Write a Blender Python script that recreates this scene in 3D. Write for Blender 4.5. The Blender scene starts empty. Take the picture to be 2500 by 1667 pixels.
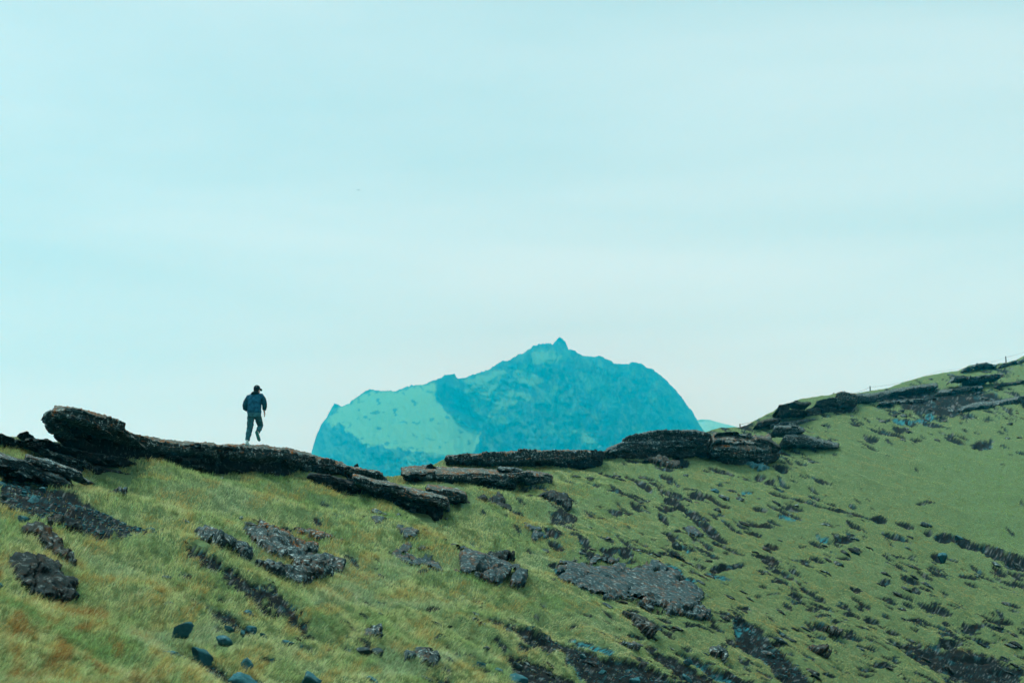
import bpy, math, random
import numpy as np
from mathutils import Vector, Matrix

random.seed(7)
rng = np.random.default_rng(7)
scene = bpy.context.scene
COL = scene.collection

# ------------------------------------------------------------------ camera
FPX = 4861.0                      # focal length in pixels of a 2500 px wide frame (70 mm on 36 mm)
HORIZON = 1750.0
PITCH = math.atan((HORIZON - 833.5) / FPX)
cam_data = bpy.data.cameras.new('camera')
cam_data.lens = 70.0
cam_data.sensor_width = 36.0
cam_data.clip_start = 0.1
cam_data.clip_end = 20000
cam_data.dof.use_dof = True
cam_data.dof.focus_distance = 60.0
cam_data.dof.aperture_fstop = 2.8
cam = bpy.data.objects.new('camera', cam_data)
COL.objects.link(cam)
cam.location = (0, 0, 0)
cam.rotation_euler = (math.pi / 2 + PITCH, 0, 0)
scene.camera = cam

# ------------------------------------------------------------------ sky and sun
SUN_EL, SUN_AZ = math.radians(62), math.radians(-50)      # azimuth from +Y towards +X
world = bpy.data.worlds.new('World')
scene.world = world
world.use_nodes = True
wt = world.node_tree
wt.nodes.clear()
def wn(t, **k):
    n = wt.nodes.new(t)
    for a, b in k.items():
        setattr(n, a, b)
    return n
w_out = wn('ShaderNodeOutputWorld')
nish = wn('ShaderNodeTexSky', sky_type='NISHITA', sun_disc=False, sun_elevation=SUN_EL, sun_rotation=SUN_AZ)
bg1 = wn('ShaderNodeBackground'); bg1.inputs[1].default_value = 0.1
wt.links.new(nish.outputs[0], bg1.inputs[0])
bg2 = wn('ShaderNodeBackground'); bg2.inputs[1].default_value = 0.475
tc = wn('ShaderNodeTexCoord')
mp = wn('ShaderNodeMapping'); mp.inputs['Scale'].default_value = (1.6, 1.6, 10.0); mp.inputs['Location'].default_value = (0.3, 0.1, 0.75)
wt.links.new(tc.outputs['Generated'], mp.inputs[0])
nz = wn('ShaderNodeTexNoise'); nz.inputs['Scale'].default_value = 1.3; nz.inputs['Detail'].default_value = 6; nz.inputs['Roughness'].default_value = 0.5; nz.inputs['Distortion'].default_value = 0.4
wt.links.new(mp.outputs[0], nz.inputs['Vector'])
cr = wn('ShaderNodeValToRGB')
cr.color_ramp.elements[0].position = 0.30; cr.color_ramp.elements[0].color = (0.475, 0.765, 0.80, 1)
cr.color_ramp.elements[1].position = 0.66; cr.color_ramp.elements[1].color = (0.65, 0.93, 0.95, 1)
wt.links.new(nz.outputs['Fac'], cr.inputs[0])
sxyz = wn('ShaderNodeSeparateXYZ'); wt.links.new(tc.outputs['Generated'], sxyz.inputs[0])
gr_ = wn('ShaderNodeValToRGB')
gr_.color_ramp.elements[0].position = 0.10; gr_.color_ramp.elements[0].color = (1.02, 1.10, 1.14, 1)
gr_.color_ramp.elements[1].position = 0.42; gr_.color_ramp.elements[1].color = (0.98, 0.88, 0.85, 1)
wt.links.new(sxyz.outputs[2], gr_.inputs[0])
wmul = wn('ShaderNodeMix', data_type='RGBA', blend_type='MULTIPLY'); wmul.inputs[0].default_value = 1.0
wt.links.new(cr.outputs[0], wmul.inputs[6]); wt.links.new(gr_.outputs[0], wmul.inputs[7])
wt.links.new(wmul.outputs[2], bg2.inputs[0])
wmix = wn('ShaderNodeMixShader'); wmix.inputs[0].default_value = 0.93
wt.links.new(bg1.outputs[0], wmix.inputs[1]); wt.links.new(bg2.outputs[0], wmix.inputs[2])
wt.links.new(wmix.outputs[0], w_out.inputs[0])

sun_data = bpy.data.lights.new('sun', 'SUN')
sun_data.energy = 1.5
sun_data.angle = math.radians(18)
sun_data.color = (0.95, 1.0, 0.96)
sun = bpy.data.objects.new('sun', sun_data)
COL.objects.link(sun)
sdir = Vector((math.sin(SUN_AZ) * math.cos(SUN_EL), math.cos(SUN_AZ) * math.cos(SUN_EL), math.sin(SUN_EL)))
sun.rotation_euler = (-sdir).to_track_quat('-Z', 'Y').to_euler()
sun.location = sdir * 100

scene.view_settings.view_transform = 'Standard'
scene.view_settings.look = 'None'
scene.view_settings.exposure = 1.1
scene.view_settings.gamma = 1.0
scene.cycles.max_bounces = 8
scene.cycles.diffuse_bounces = 3
scene.cycles.volume_bounces = 4

# ------------------------------------------------------------------ numeric helpers
_perm = np.random.default_rng(3).permutation(256)
_perm = np.concatenate([_perm, _perm, _perm]).astype(np.int64)
_grad = np.random.default_rng(4).normal(size=(256, 3)); _grad /= np.linalg.norm(_grad, axis=1)[:, None]
_P = _perm.astype(np.int32); _GX, _GY, _GZ = [np.ascontiguousarray(_grad[:, k], np.float32) for k in range(3)]
def perlin(p):
    p = np.asarray(p, float); shp = p.shape[:-1]
    i = np.floor(p); f = (p - i).astype(np.float32).reshape(-1, 3); i = (i.astype(np.int64) & 255).astype(np.int32).reshape(-1, 3)
    fx, fy, fz = [np.ascontiguousarray(f[:, k]) for k in range(3)]
    ix, iy, iz = [np.ascontiguousarray(i[:, k]) for k in range(3)]
    ux, uy, uz = [q * q * q * (q * (q * 6 - 15) + 10) for q in (fx, fy, fz)]
    res = np.zeros(len(fx), np.float32)
    for dx in (0, 1):
        wx = ux if dx else 1 - ux; A = _P[(ix + dx) & 255]
        for dy in (0, 1):
            wxy = wx * (uy if dy else 1 - uy); B = _P[A + ((iy + dy) & 255)]
            for dz in (0, 1):
                h = _P[B + ((iz + dz) & 255)]
                res += wxy * (uz if dz else 1 - uz) * (_GX[h] * (fx - dx) + _GY[h] * (fy - dy) + _GZ[h] * (fz - dz))
    return (res * 1.6).astype(float).reshape(shp)
def noise2(x, y, s=0.0):
    return perlin(np.stack([x, y, np.zeros_like(x) + s], -1))
def fbm2(x, y, s=0.0, o=4):
    r, a = 0, 1.0
    for k in range(o):
        r = r + a * noise2(x * 2 ** k + 11.3 * k, y * 2 ** k, s + 5.7 * k); a *= 0.5
    return r
def sstep(a, b, x):
    t = np.clip((x - a) / (b - a), 0, 1)
    return t * t * (3 - 2 * t)
def smooth1(y, s):
    k = np.exp(-0.5 * (np.arange(-3 * s, 3 * s + 1) / s) ** 2); k /= k.sum()
    return np.convolve(np.pad(y, 3 * s, mode='edge'), k, mode='valid')
def psdf(X, V, poly):
    """signed distance to a polygon, positive inside"""
    P_ = np.asarray(poly, float); n = len(P_)
    d = np.full(X.shape, 1e9); ins = np.zeros(X.shape, bool)
    for a in range(n):
        x0, y0 = P_[a]; x1, y1 = P_[(a + 1) % n]
        ex, ey = x1 - x0, y1 - y0
        t = np.clip(((X - x0) * ex + (V - y0) * ey) / (ex * ex + ey * ey + 1e-9), 0, 1)
        d = np.minimum(d, np.hypot(X - x0 - t * ex, V - y0 - t * ey))
        c = ((y0 > V) != (y1 > V)) & (X < (x1 - x0) * (V - y0) / (y1 - y0 + 1e-12) + x0)
        ins ^= c
    return np.where(ins, d, -d)

CF = np.array([0, math.cos(PITCH), math.sin(PITCH)])
CU = np.array([0, -math.sin(PITCH), math.cos(PITCH)])
CR = np.array([1.0, 0, 0])
def P(x, v, d):
    x = np.asarray(x, float)[..., None]; v = np.asarray(v, float)[..., None]; d = np.asarray(d, float)[..., None]
    return d * (CF + CR * (x - 1250.0) / FPX + CU * (833.5 - v) / FPX)

def mesh_obj(name, verts, faces, mat=None, parent=None, smooth=True, cols=None):
    me = bpy.data.meshes.new(name)
    verts = np.asarray(verts, np.float32).reshape(-1, 3)
    faces = np.asarray(faces)
    if faces.ndim == 2 and len(faces):
        k = faces.shape[1]
        me.vertices.add(len(verts)); me.vertices.foreach_set('co', verts.ravel())
        me.loops.add(faces.size); me.loops.foreach_set('vertex_index', faces.ravel().astype(np.int32))
        me.polygons.add(len(faces))
        me.polygons.foreach_set('loop_start', np.arange(0, faces.size, k, dtype=np.int32))
        me.polygons.foreach_set('loop_total', np.full(len(faces), k, np.int32))
        me.update(calc_edges=True)
    else:
        me.from_pydata([tuple(v) for v in verts], [], [])
    if smooth and len(me.polygons):
        me.polygons.foreach_set('use_smooth', np.ones(len(me.polygons), bool))
    if cols is not None:
        a = me.color_attributes.new('col', 'FLOAT_COLOR', 'POINT')
        c = np.ones((len(verts), 4), np.float32); c[:, :3] = cols
        a.data.foreach_set('color', c.ravel())
    me.validate()
    if mat: me.materials.append(mat)
    o = bpy.data.objects.new(name, me)
    COL.objects.link(o)
    if parent is not None: o.parent = parent
    return o
def empty(name, loc=(0, 0, 0)):
    o = bpy.data.objects.new(name, None); COL.objects.link(o); o.location = loc
    o.empty_display_size = 0.2
    return o
def tag(o, label=None, cat=None, group=None, kind=None):
    if label: o['label'] = label
    if cat: o['category'] = cat
    if group: o['group'] = group
    if kind: o['kind'] = kind
    return o
def grid_faces(nr, nc, flip=False):
    i = np.arange(nr * nc).reshape(nr, nc)
    f = np.stack([i[:-1, :-1], i[:-1, 1:], i[1:, 1:], i[1:, :-1]], -1).reshape(-1, 4)
    return f[:, ::-1] if flip else f

# ------------------------------------------------------------------ materials
def new_mat(name):
    m = bpy.data.materials.new(name); m.use_nodes = True
    nt = m.node_tree; nt.nodes.clear()
    out = nt.nodes.new('ShaderNodeOutputMaterial'); b = nt.nodes.new('ShaderNodeBsdfPrincipled')
    nt.links.new(b.outputs[0], out.inputs[0])
    b.inputs['Roughness'].default_value = 0.9
    b.inputs['Specular IOR Level'].default_value = 0.03
    return m, nt, b
def nd(nt, t, **k):
    n = nt.nodes.new(t)
    for a, b in k.items(): setattr(n, a, b)
    return n
def ramp(nt, src, p0, p1, c0=(0, 0, 0, 1), c1=(1, 1, 1, 1)):
    r = nd(nt, 'ShaderNodeValToRGB')
    r.color_ramp.elements[0].position = p0; r.color_ramp.elements[1].position = p1
    r.color_ramp.elements[0].color = c0; r.color_ramp.elements[1].color = c1
    nt.links.new(src, r.inputs[0]); return r.outputs[0]
def mixc(nt, fac, a, b, mode='MIX'):
    m = nd(nt, 'ShaderNodeMix', data_type='RGBA', blend_type=mode)
    for s, v in ((0, fac), (6, a), (7, b)):
        if hasattr(v, 'is_output') or isinstance(v, bpy.types.NodeSocket): nt.links.new(v, m.inputs[s])
        elif s == 0: m.inputs[0].default_value = v
        else: m.inputs[s].default_value = (*v, 1)
    return m.outputs[2]
def mul(nt, a, b, op='MULTIPLY', clamp=True):
    m = nd(nt, 'ShaderNodeMath', operation=op); m.use_clamp = clamp
    for s, v in ((0, a), (1, b)):
        if isinstance(v, bpy.types.NodeSocket): nt.links.new(v, m.inputs[s])
        else: m.inputs[s].default_value = v
    return m.outputs[0]
def tnoise(nt, scale, detail=4, rough=0.6, mapping=None):
    n = nd(nt, 'ShaderNodeTexNoise'); n.inputs['Scale'].default_value = scale
    n.inputs['Detail'].default_value = detail; n.inputs['Roughness'].default_value = rough
    g = nd(nt, 'ShaderNodeNewGeometry')
    src = g.outputs['Position']
    if mapping:
        mpn = nd(nt, 'ShaderNodeMapping'); mpn.inputs['Scale'].default_value = mapping
        nt.links.new(src, mpn.inputs[0]); src = mpn.outputs[0]
    nt.links.new(src, n.inputs['Vector'])
    return n.outputs['Fac']
def bump(nt, b, h, strength=0.6, dist=0.05):
    bp = nd(nt, 'ShaderNodeBump'); bp.inputs['Strength'].default_value = strength; bp.inputs['Distance'].default_value = dist
    nt.links.new(h, bp.inputs['Height']); nt.links.new(bp.outputs[0], b.inputs['Normal'])

def rock_mat(name, dark, light, top, orange=0.5, white=0.5, strata=14.0):
    m, nt, b = new_mat(name)
    n1 = tnoise(nt, 1.0, 6, 0.7, (2.0, 2.0, strata))
    c = mixc(nt, ramp(nt, n1, 0.38, 0.72), dark, light)
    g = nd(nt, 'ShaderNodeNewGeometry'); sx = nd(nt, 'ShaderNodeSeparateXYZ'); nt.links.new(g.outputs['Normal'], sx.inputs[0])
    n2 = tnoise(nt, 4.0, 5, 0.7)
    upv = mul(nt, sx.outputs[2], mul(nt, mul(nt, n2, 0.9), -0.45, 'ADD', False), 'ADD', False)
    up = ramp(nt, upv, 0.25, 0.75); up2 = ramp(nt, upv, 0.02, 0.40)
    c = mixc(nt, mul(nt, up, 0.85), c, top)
    no = tnoise(nt, 3.4, 7, 0.8)
    c = mixc(nt, mul(nt, mul(nt, ramp(nt, no, 0.52, 0.58), up2), orange * 1.5), c, (0.235, 0.085, 0.012))
    nw = tnoise(nt, 8.0, 6, 0.8)
    upw = mul(nt, mul(nt, up2, 0.75), 0.28, 'ADD')
    c = mixc(nt, mul(nt, mul(nt, ramp(nt, nw, 0.55, 0.62), upw), white * 1.6), c, (0.42, 0.56, 0.55))
    nt.links.new(c, b.inputs['Base Color'])
    n3 = tnoise(nt, 14.0, 6, 0.75, (1, 1, 2.2))
    bump(nt, b, n3, 0.9, 0.06)
    return m
M = {}
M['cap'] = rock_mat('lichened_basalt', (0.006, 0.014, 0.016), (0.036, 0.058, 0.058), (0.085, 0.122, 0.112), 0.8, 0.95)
M['dark'] = rock_mat('dark_shaded_basalt', (0.0015, 0.004, 0.0055), (0.007, 0.012, 0.014), (0.032, 0.048, 0.048), 0.08, 0.22)  # near-black rock; the shade under overhangs is put into this colour too
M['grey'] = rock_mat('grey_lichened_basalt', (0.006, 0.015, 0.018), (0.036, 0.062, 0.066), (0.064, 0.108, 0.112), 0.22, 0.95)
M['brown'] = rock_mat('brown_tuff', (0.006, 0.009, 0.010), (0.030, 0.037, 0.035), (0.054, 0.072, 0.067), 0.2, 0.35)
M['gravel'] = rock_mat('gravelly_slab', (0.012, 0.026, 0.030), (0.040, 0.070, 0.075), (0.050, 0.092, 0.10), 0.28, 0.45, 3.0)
M['teal'] = rock_mat('cyan_tinted_stone', (0.012, 0.055, 0.068), (0.03, 0.12, 0.145), (0.05, 0.19, 0.22), 0.08, 0.25, 3.0)  # blue shade and cyan reflection are mixed into the stone colour

def simple(name, col, rough=0.8, var=0.25, scale=20, bumps=0.0):
    m, nt, b = new_mat(name)
    n = tnoise(nt, scale, 4, 0.6)
    c2 = tuple(x * (1 - var) for x in col); c1 = tuple(min(1, x * (1 + var)) for x in col)
    nt.links.new(ramp(nt, n, 0.3, 0.7, (*c2, 1), (*c1, 1)), b.inputs['Base Color'])
    b.inputs['Roughness'].default_value = rough
    if bumps: bump(nt, b, n, bumps, 0.02)
    return m

def attr_mat(name, scale, var=0.5, bstr=0.6, bdist=0.05, map_=None):
    m, nt, b = new_mat(name)
    a = nd(nt, 'ShaderNodeAttribute', attribute_name='col')
    n = tnoise(nt, scale, 6, 0.7, map_)
    r = ramp(nt, n, 0.25, 0.75, (1 - var,) * 3 + (1,), (1 + var,) * 3 + (1,))
    nt.links.new(mixc(nt, 1.0, a.outputs['Color'], r, 'MULTIPLY'), b.inputs['Base Color'])
    bump(nt, b, n, bstr, bdist)
    return m

# ------------------------------------------------------------------ hillside (ridge line, depth field, relief)
RIDGE = [(-600, 1030), (-300, 1050), (0, 1064), (60, 1068), (105, 1078), (200, 1078), (300, 1070), (345, 1076), (410, 1086), (515, 1091), (600, 1094), (700, 1102),
         (765, 1116), (850, 1143), (935, 1163), (985, 1160), (1040, 1142), (1086, 1120), (1200, 1115), (1300, 1109), (1440, 1110), (1480, 1110),
         (1524, 1086), (1584, 1064), (1697, 1058), (1730, 1052), (1760, 1043), (1800, 1043), (1822, 1038), (1850, 1022), (1888, 1004), (1903, 992),
         (1950, 975), (1995, 967), (2020, 965), (2042, 960), (2090, 960), (2130, 953), (2165, 948), (2200, 935), (2250, 920), (2300, 910),
         (2340, 905), (2365, 892), (2400, 886), (2425, 890), (2450, 886), (2480, 879), (2500, 868), (2560, 848), (2700, 815), (3100, 760)]
RD = [(-600, 34), (0, 45), (200, 50), (600, 60), (930, 68), (1100, 76), (1450, 96), (1700, 116), (1900, 146), (2050, 172), (2250, 220), (2500, 270), (3100, 330)]
BD = [(-600, 15), (0, 19), (500, 24), (1000, 31), (1500, 41), (2000, 55), (2500, 72), (3100, 90)]
xs = np.concatenate([np.arange(-560, -40, 13.0), np.arange(-40, 2541, 2.9), np.arange(2545, 3060, 13.0)])
NC = len(xs)
fine = np.arange(-900, 3401, 2.0)
def lin(tab, x): return np.interp(x, [a for a, _ in tab], [b for _, b in tab])
r_f = lin(RIDGE, fine)
vr_s = smooth1(r_f, 70); R_s = smooth1(1.0 / lin(RD, fine), 60); B_s = smooth1(1.0 / lin(BD, fine), 60)
def invd(x, v):
    t = (v - np.interp(x, fine, vr_s)) / (1667 - np.interp(x, fine, vr_s))
    return np.interp(x, fine, R_s) * (1 - t) + np.interp(x, fine, B_s) * t
VB = 1730.0
NRV = 260
vr = lin(RIDGE, xs) + 1.6 * noise2(xs * 0.06, xs * 0) + 0.9 * noise2(xs * 0.2, xs * 0 + 3)
tt = np.linspace(0, 1, NRV)
X2 = np.broadcast_to(xs[None, :], (NRV, NC)).copy()
V2 = vr[None, :] + tt[:, None] * (VB - vr[None, :])
D2 = 1.0 / invd(X2, V2)
G = P(X2, V2, D2)
def normals(G):
    du = np.gradient(G, axis=1); dv = np.gradient(G, axis=0)
    n = np.cross(dv, du); n /= np.linalg.norm(n, axis=-1, keepdims=True) + 1e-9
    s = np.sign(n[..., 2:3]); s[s == 0] = 1
    return n * s
N2 = normals(G)
PXM = D2 / FPX                                             # metres per pixel

soil = np.zeros_like(D2); wet = np.zeros_like(D2); grav = np.zeros_like(D2); rockm = np.zeros_like(D2); H = np.zeros_like(D2)  # soil mask: bare earth, plus shade painted into hollows and streaks
def window(x0, x1, v0, v1):
    a, b = np.searchsorted(xs, [x0, x1]); c = slice(max(a, 0), min(b + 1, NC))
    t0 = (v0 - vr[c]) / (VB - vr[c]) * (NRV - 1); t1 = (v1 - vr[c]) / (VB - vr[c]) * (NRV - 1)
    if t0.size == 0: return slice(0, 0), c
    return slice(int(np.clip(t0.min(), 0, NRV)), int(np.clip(t1.max() + 2, 0, NRV))), c
def hollow(cx, cv, a, b, ang, depth, sl=1.0):
    sa = abs(math.sin(math.radians(ang)))
    depth = min(depth, 1.0 * b * float(1 / invd(np.array([cx]), np.array([cv]))[0]) / FPX)
    w = window(cx - a - b - 3, cx + a + b + 3, cv - a * sa - 3 * b - 3, cv + a * sa + 3 * b + 3)
    dx = X2[w] - cx; dv = V2[w] - cv
    if dx.size == 0: return
    c, s = math.cos(math.radians(ang)), math.sin(math.radians(ang))
    u = (dx * c + dv * s) / a; q = (-dx * s + dv * c) / b
    rr = np.hypot(u, q) + 0.28 * noise2(X2[w] * 0.09, V2[w] * 0.2, cx)
    f = sstep(1.0, 0.2, rr)
    H[w] -= depth * f * sstep(-1.1, -0.45, q)
    H[w] += depth * 0.15 * sstep(1.1, 0.3, np.hypot(u * 0.9, (q + 1.25) * 1.1))
    soil[w] = np.maximum(soil[w], sl * sstep(1.02, 0.75, np.hypot(u * 1.02, (q + 0.15) * 1.15) + 0.25 * noise2(X2[w] * 0.12, V2[w] * 0.3, cv)))  # dark below the upper lip: the hollow's shade painted as soil colour
def band(poly, kind, depth=0.0, warp=5.0, soft=3.0, val=1.0):
    P_ = np.array(poly); w = window(P_[:, 0].min() - 12, P_[:, 0].max() + 12, P_[:, 1].min() - 12, P_[:, 1].max() + 12)
    if X2[w].size == 0: return
    s = psdf(X2[w], V2[w], poly)
    if warp: s = s + warp * fbm2(X2[w] * 0.05, V2[w] * 0.09, 2.0, 3)
    f = sstep(-soft, soft, s)
    if kind is not None: kind[w] = np.maximum(kind[w], f * val)
    if depth: H[w] -= depth * f

# trench and traced hollows on the hummocky side: (cx, cv, semi-long, semi-short, tilt, depth m)
TR = [(1877, 1204), (1929, 1218), (2006, 1237), (2074, 1248), (2110, 1262), (2145, 1270)]
for (x0, v0), (x1, v1) in zip(TR[:-1], TR[1:]):
    hollow((x0 + x1) / 2, (v0 + v1) / 2, math.hypot(x1 - x0, v1 - v0) * 0.62, 5.5, math.degrees(math.atan2(v1 - v0, x1 - x0)), 0.7)
for a in [(2210, 1282, 26, 7, 18, .6), (2265, 1301, 13, 8, 10, .6), (2306, 1312, 28, 12, 5, .8), (2360, 1326, 46, 13, 20, .9), (2425, 1350, 46, 17, 24, 1.2), (2480, 1374, 44, 20, 20, 1.2), (2530, 1390, 44, 20, 20, 1.2),
          (2148, 1268, 22, 12, 8, .9), (2187, 1314, 44, 7, 14, .6), (2290, 1360, 22, 12, 30, .8), (2320, 1570, 36, 11, 4, .7), (2230, 1599, 22, 7, -6, .5), (2270, 1486, 40, 6, 25, .5),
          (1895, 1243, 30, 6, 18, .4), (1930, 1262, 34, 4, 22, .3), (1640, 1225, 26, 7, 20, .4), (1668, 1243, 26, 6, 18, .4), (1700, 1262, 44, 8, 17, .5), (1650, 1240, 24, 6, -15, .4), (1720, 1285, 48, 7, 26, .5),
          (1745, 1305, 44, 7, 28, .5), (1775, 1335, 50, 7, 24, .5), (1620, 1268, 22, 9, 45, .5), (1855, 1165, 14, 6, 6, .5), (1880, 1175, 16, 6, -10, .5), (1905, 1148, 22, 8, 28, .5), (1760, 1152, 40, 6, 16, .4), (1830, 1170, 24, 4, 20, .3),
          (1840, 1297, 26, 6, 18, .4), (1800, 1292, 18, 5, 14, .4), (1885, 1328, 22, 8, 10, .5), (1855, 1358, 24, 5, 12, .4), (1880, 1372, 26, 7, 16, .4), (1760, 1385, 30, 12, -14, .5), (1800, 1378, 24, 9, -10, .5),
          (1500, 1200, 18, 6, 30, .3), (1480, 1160, 26, 10, 28, .5), (1560, 1175, 26, 7, 22, .4), (1600, 1185, 22, 6, 18, .4), (1535, 1215, 18, 5, 35, .3), (1570, 1190, 30, 6, 30, .4),
          (1380, 1290, 22, 5, 30, .25), (1330, 1226, 18, 5, 30, .3), (1420, 1335, 26, 8, 38, .4), (1470, 1330, 30, 9, 35, .4), (1530, 1345, 34, 8, 40, .4), (1100, 1493, 11, 7, 10, .35),
          (2400, 1085, 30, 5, -14, .5), (2385, 1090, 14, 8, 0, .5), (2190, 1062, 24, 5, 16, .4), (2130, 1070, 20, 6, 14, .4), (2330, 1075, 30, 6, 20, .4), (2270, 1590, 30, 7, 16, .5), (2380, 1610, 40, 10, 6, .6), (2200, 1570, 44, 7, 16, .5),
          (2440, 1640, 34, 8, 10, .5), (2340, 1640, 30, 7, 18, .4), (2130, 1512, 26, 7, 10, .5), (2090, 1440, 20, 6, 12, .4), (2160, 1425, 16, 6, 10, .4), (2230, 1425, 16, 8, 24, .5)]:
    hollow(*a)
# the many smaller turf hollows
def place_small(n, zone, dens, seed):
    r = random.Random(seed); k = 0; tries = 0
    while k < n and tries < n * 30:
        tries += 1
        x = r.uniform(zone[0], zone[1]); v = r.uniform(zone[2], zone[3])
        if v < np.interp(x, xs, vr) + 9: continue
        if dens(x, v) < r.random(): continue
        d = 1 / float(invd(x, v))
        a = r.uniform(7, 27) * (1.0 if d < 120 else 0.75); b = a * r.uniform(0.16, 0.30)
        hollow(x, v, a, max(b, 2.2), r.uniform(6, 34), r.uniform(0.12, 0.36), r.uniform(0.7, 1.0)); k += 1
def dens_r(x, v):
    if v < 1000 + (2500 - x) * 0.22 and x > 2040: return 0.9 if v < 1060 - (x - 2250) * 0.12 else 0.12
    if v > 1245 + (x - 2000) * 0.26 or x < 2000:
        return 0.95 if fbm2(np.array([x * 0.007]), np.array([v * 0.016]), 44.0, 3)[0] > 0.0 else 0.12
    return 0.05
place_small(430, (1520, 2530, 880, 1680), dens_r, 21)
place_small(60, (1230, 1560, 1180, 1420), lambda x, v: 0.6, 22)
place_small(70, (2060, 2530, 955, 1110), lambda x, v: 0.9 if v < 1085 - (x - 2250) * 0.12 else 0.15, 24)
place_small(60, (450, 1250, 1250, 1660), lambda x, v: 0.6, 23)

# bare bands, scree, gravel, wet streaks
SCREE = [[(0, 1148), (60, 1168), (150, 1205), (240, 1252), (310, 1280), (400, 1318), (425, 1338), (350, 1332), (290, 1325), (200, 1312), (100, 1270), (0, 1228)]]
for p in SCREE: band(p, soil, 0.05, 9, 4, 0.85)
band([(125, 1196), (175, 1210), (240, 1240), (330, 1280), (360, 1300), (350, 1310), (290, 1282), (200, 1238), (130, 1208)], soil, 0.0, 4)
band([(380, 1298), (425, 1312), (450, 1330), (420, 1326), (385, 1310)], soil, 0.1, 3)
band([(443, 1366), (512, 1402), (560, 1424), (613, 1450), (650, 1492), (690, 1520), (640, 1500), (590, 1462), (520, 1424), (450, 1385)], soil, 0.08, 6)
band([(432, 1439), (500, 1475), (560, 1500), (600, 1525), (640, 1550), (600, 1545), (540, 1518), (470, 1475)], soil, 0.08, 5)
band([(450, 1560), (530, 1600), (620, 1667), (560, 1680), (500, 1630), (440, 1590)], soil, 0.08, 6, 4, 0.8)
band([(1175, 1505), (1215, 1500), (1240, 1520), (1290, 1530), (1350, 1560), (1350, 1600), (1290, 1570), (1240, 1545)], soil, 0.1, 6)
band([(1300, 1540), (1360, 1545), (1420, 1570), (1470, 1605), (1530, 1615), (1600, 1640), (1660, 1680), (1480, 1690), (1430, 1640), (1360, 1580), (1300, 1560)], soil, 0.12, 8)
band([(1668, 1585), (1690, 1590), (1750, 1630), (1800, 1655), (1830, 1680), (1750, 1655), (1700, 1615)], soil, 0.1, 5)
band([(1790, 1508), (1850, 1530), (1900, 1580), (1960, 1640), (1990, 1680), (1920, 1680), (1850, 1600), (1800, 1560)], soil, 0.08, 9, 5, 0.8)
band([(1240, 1590), (1330, 1610), (1420, 1650), (1480, 1690), (1330, 1690), (1260, 1640)], soil, 0.06, 12, 6, 0.9)
band([(1560, 1560), (1640, 1590), (1720, 1640), (1760, 1690), (1690, 1690), (1620, 1630)], soil, 0.06, 12, 6, 0.8)
band([(2200, 1560), (2300, 1575), (2420, 1600), (2500, 1640), (2480, 1680), (2350, 1660), (2240, 1610)], soil, 0.06, 14, 8, 0.7)
band([(600, 1440), (660, 1470), (760, 1540), (740, 1545), (650, 1490)], soil, 0.05, 8, 4, 0.8)
band([(1360, 1245), (1410, 1265), (1400, 1290), (1340, 1275)], soil, 0.03, 8, 4, 0.6)
band([(2090, 975), (2160, 960), (2290, 950), (2420, 955), (2460, 985), (2360, 1000), (2250, 995), (2150, 985)], soil, 0.0, 9, 8, 0.55)
band([(2160, 980), (2260, 985), (2380, 1000), (2330, 1020), (2240, 1005)], soil, 0.0, 7, 6, 0.6)
band([(2380, 1080), (2410, 1075), (2425, 1090), (2390, 1100)], soil, 0.1, 4, 3, 0.7)
band([(1040, 1240), (1110, 1235), (1120, 1260), (1060, 1275)], None, 0.1)
WET = [[(1430, 1560), (1450, 1568), (1500, 1596), (1490, 1600), (1440, 1575)], [(1395, 1545), (1420, 1552), (1450, 1575), (1425, 1570)], [(1395, 1600), (1425, 1625), (1432, 1648), (1408, 1625)],
       [(1670, 1585), (1690, 1596), (1730, 1622), (1720, 1626), (1680, 1602)], [(1745, 1635), (1800, 1660), (1810, 1672), (1760, 1655)], [(1240, 1530), (1270, 1548), (1310, 1572), (1295, 1574), (1255, 1552)],
       [(1620, 1380), (1650, 1390), (1672, 1408), (1664, 1412), (1630, 1396)], [(1668, 1412), (1700, 1425), (1690, 1436), (1665, 1430)], [(1722, 1394), (1750, 1398), (1785, 1412), (1770, 1415), (1735, 1406)],
       [(1786, 1512), (1812, 1530), (1820, 1548), (1806, 1545), (1790, 1530)], [(1815, 1520), (1850, 1540), (1842, 1543), (1818, 1530)], [(1755, 1637), (1790, 1652), (1785, 1660)],
       [(1800, 1565), (1845, 1588), (1880, 1612), (1860, 1610), (1815, 1585)], [(2172, 1024), (2230, 1028), (2255, 1015), (2275, 1004), (2285, 1022), (2250, 1030), (2200, 1036)], [(1808, 1201), (1838, 1202), (1832, 1208), (1812, 1207)],
       [(1990, 1310), (2030, 1328), (2024, 1332), (1995, 1320)], [(1900, 1258), (1945, 1272), (1940, 1276), (1905, 1266)], [(1480, 1296), (1510, 1312), (1500, 1312)], [(2465, 972), (2500, 972), (2500, 982), (2470, 982)],
       [(1155, 1308), (1182, 1318), (1178, 1321), (1158, 1313)], [(1302, 1303), (1335, 1318), (1330, 1321), (1304, 1308)], [(1350, 1380), (1385, 1390), (1370, 1402)], [(1665, 1330), (1690, 1345), (1680, 1348)]]
for p in WET:
    band(p, wet, 0.02, 2.2, 2.0); band(p, soil, 0.0, 5, 5, 0.7)

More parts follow.
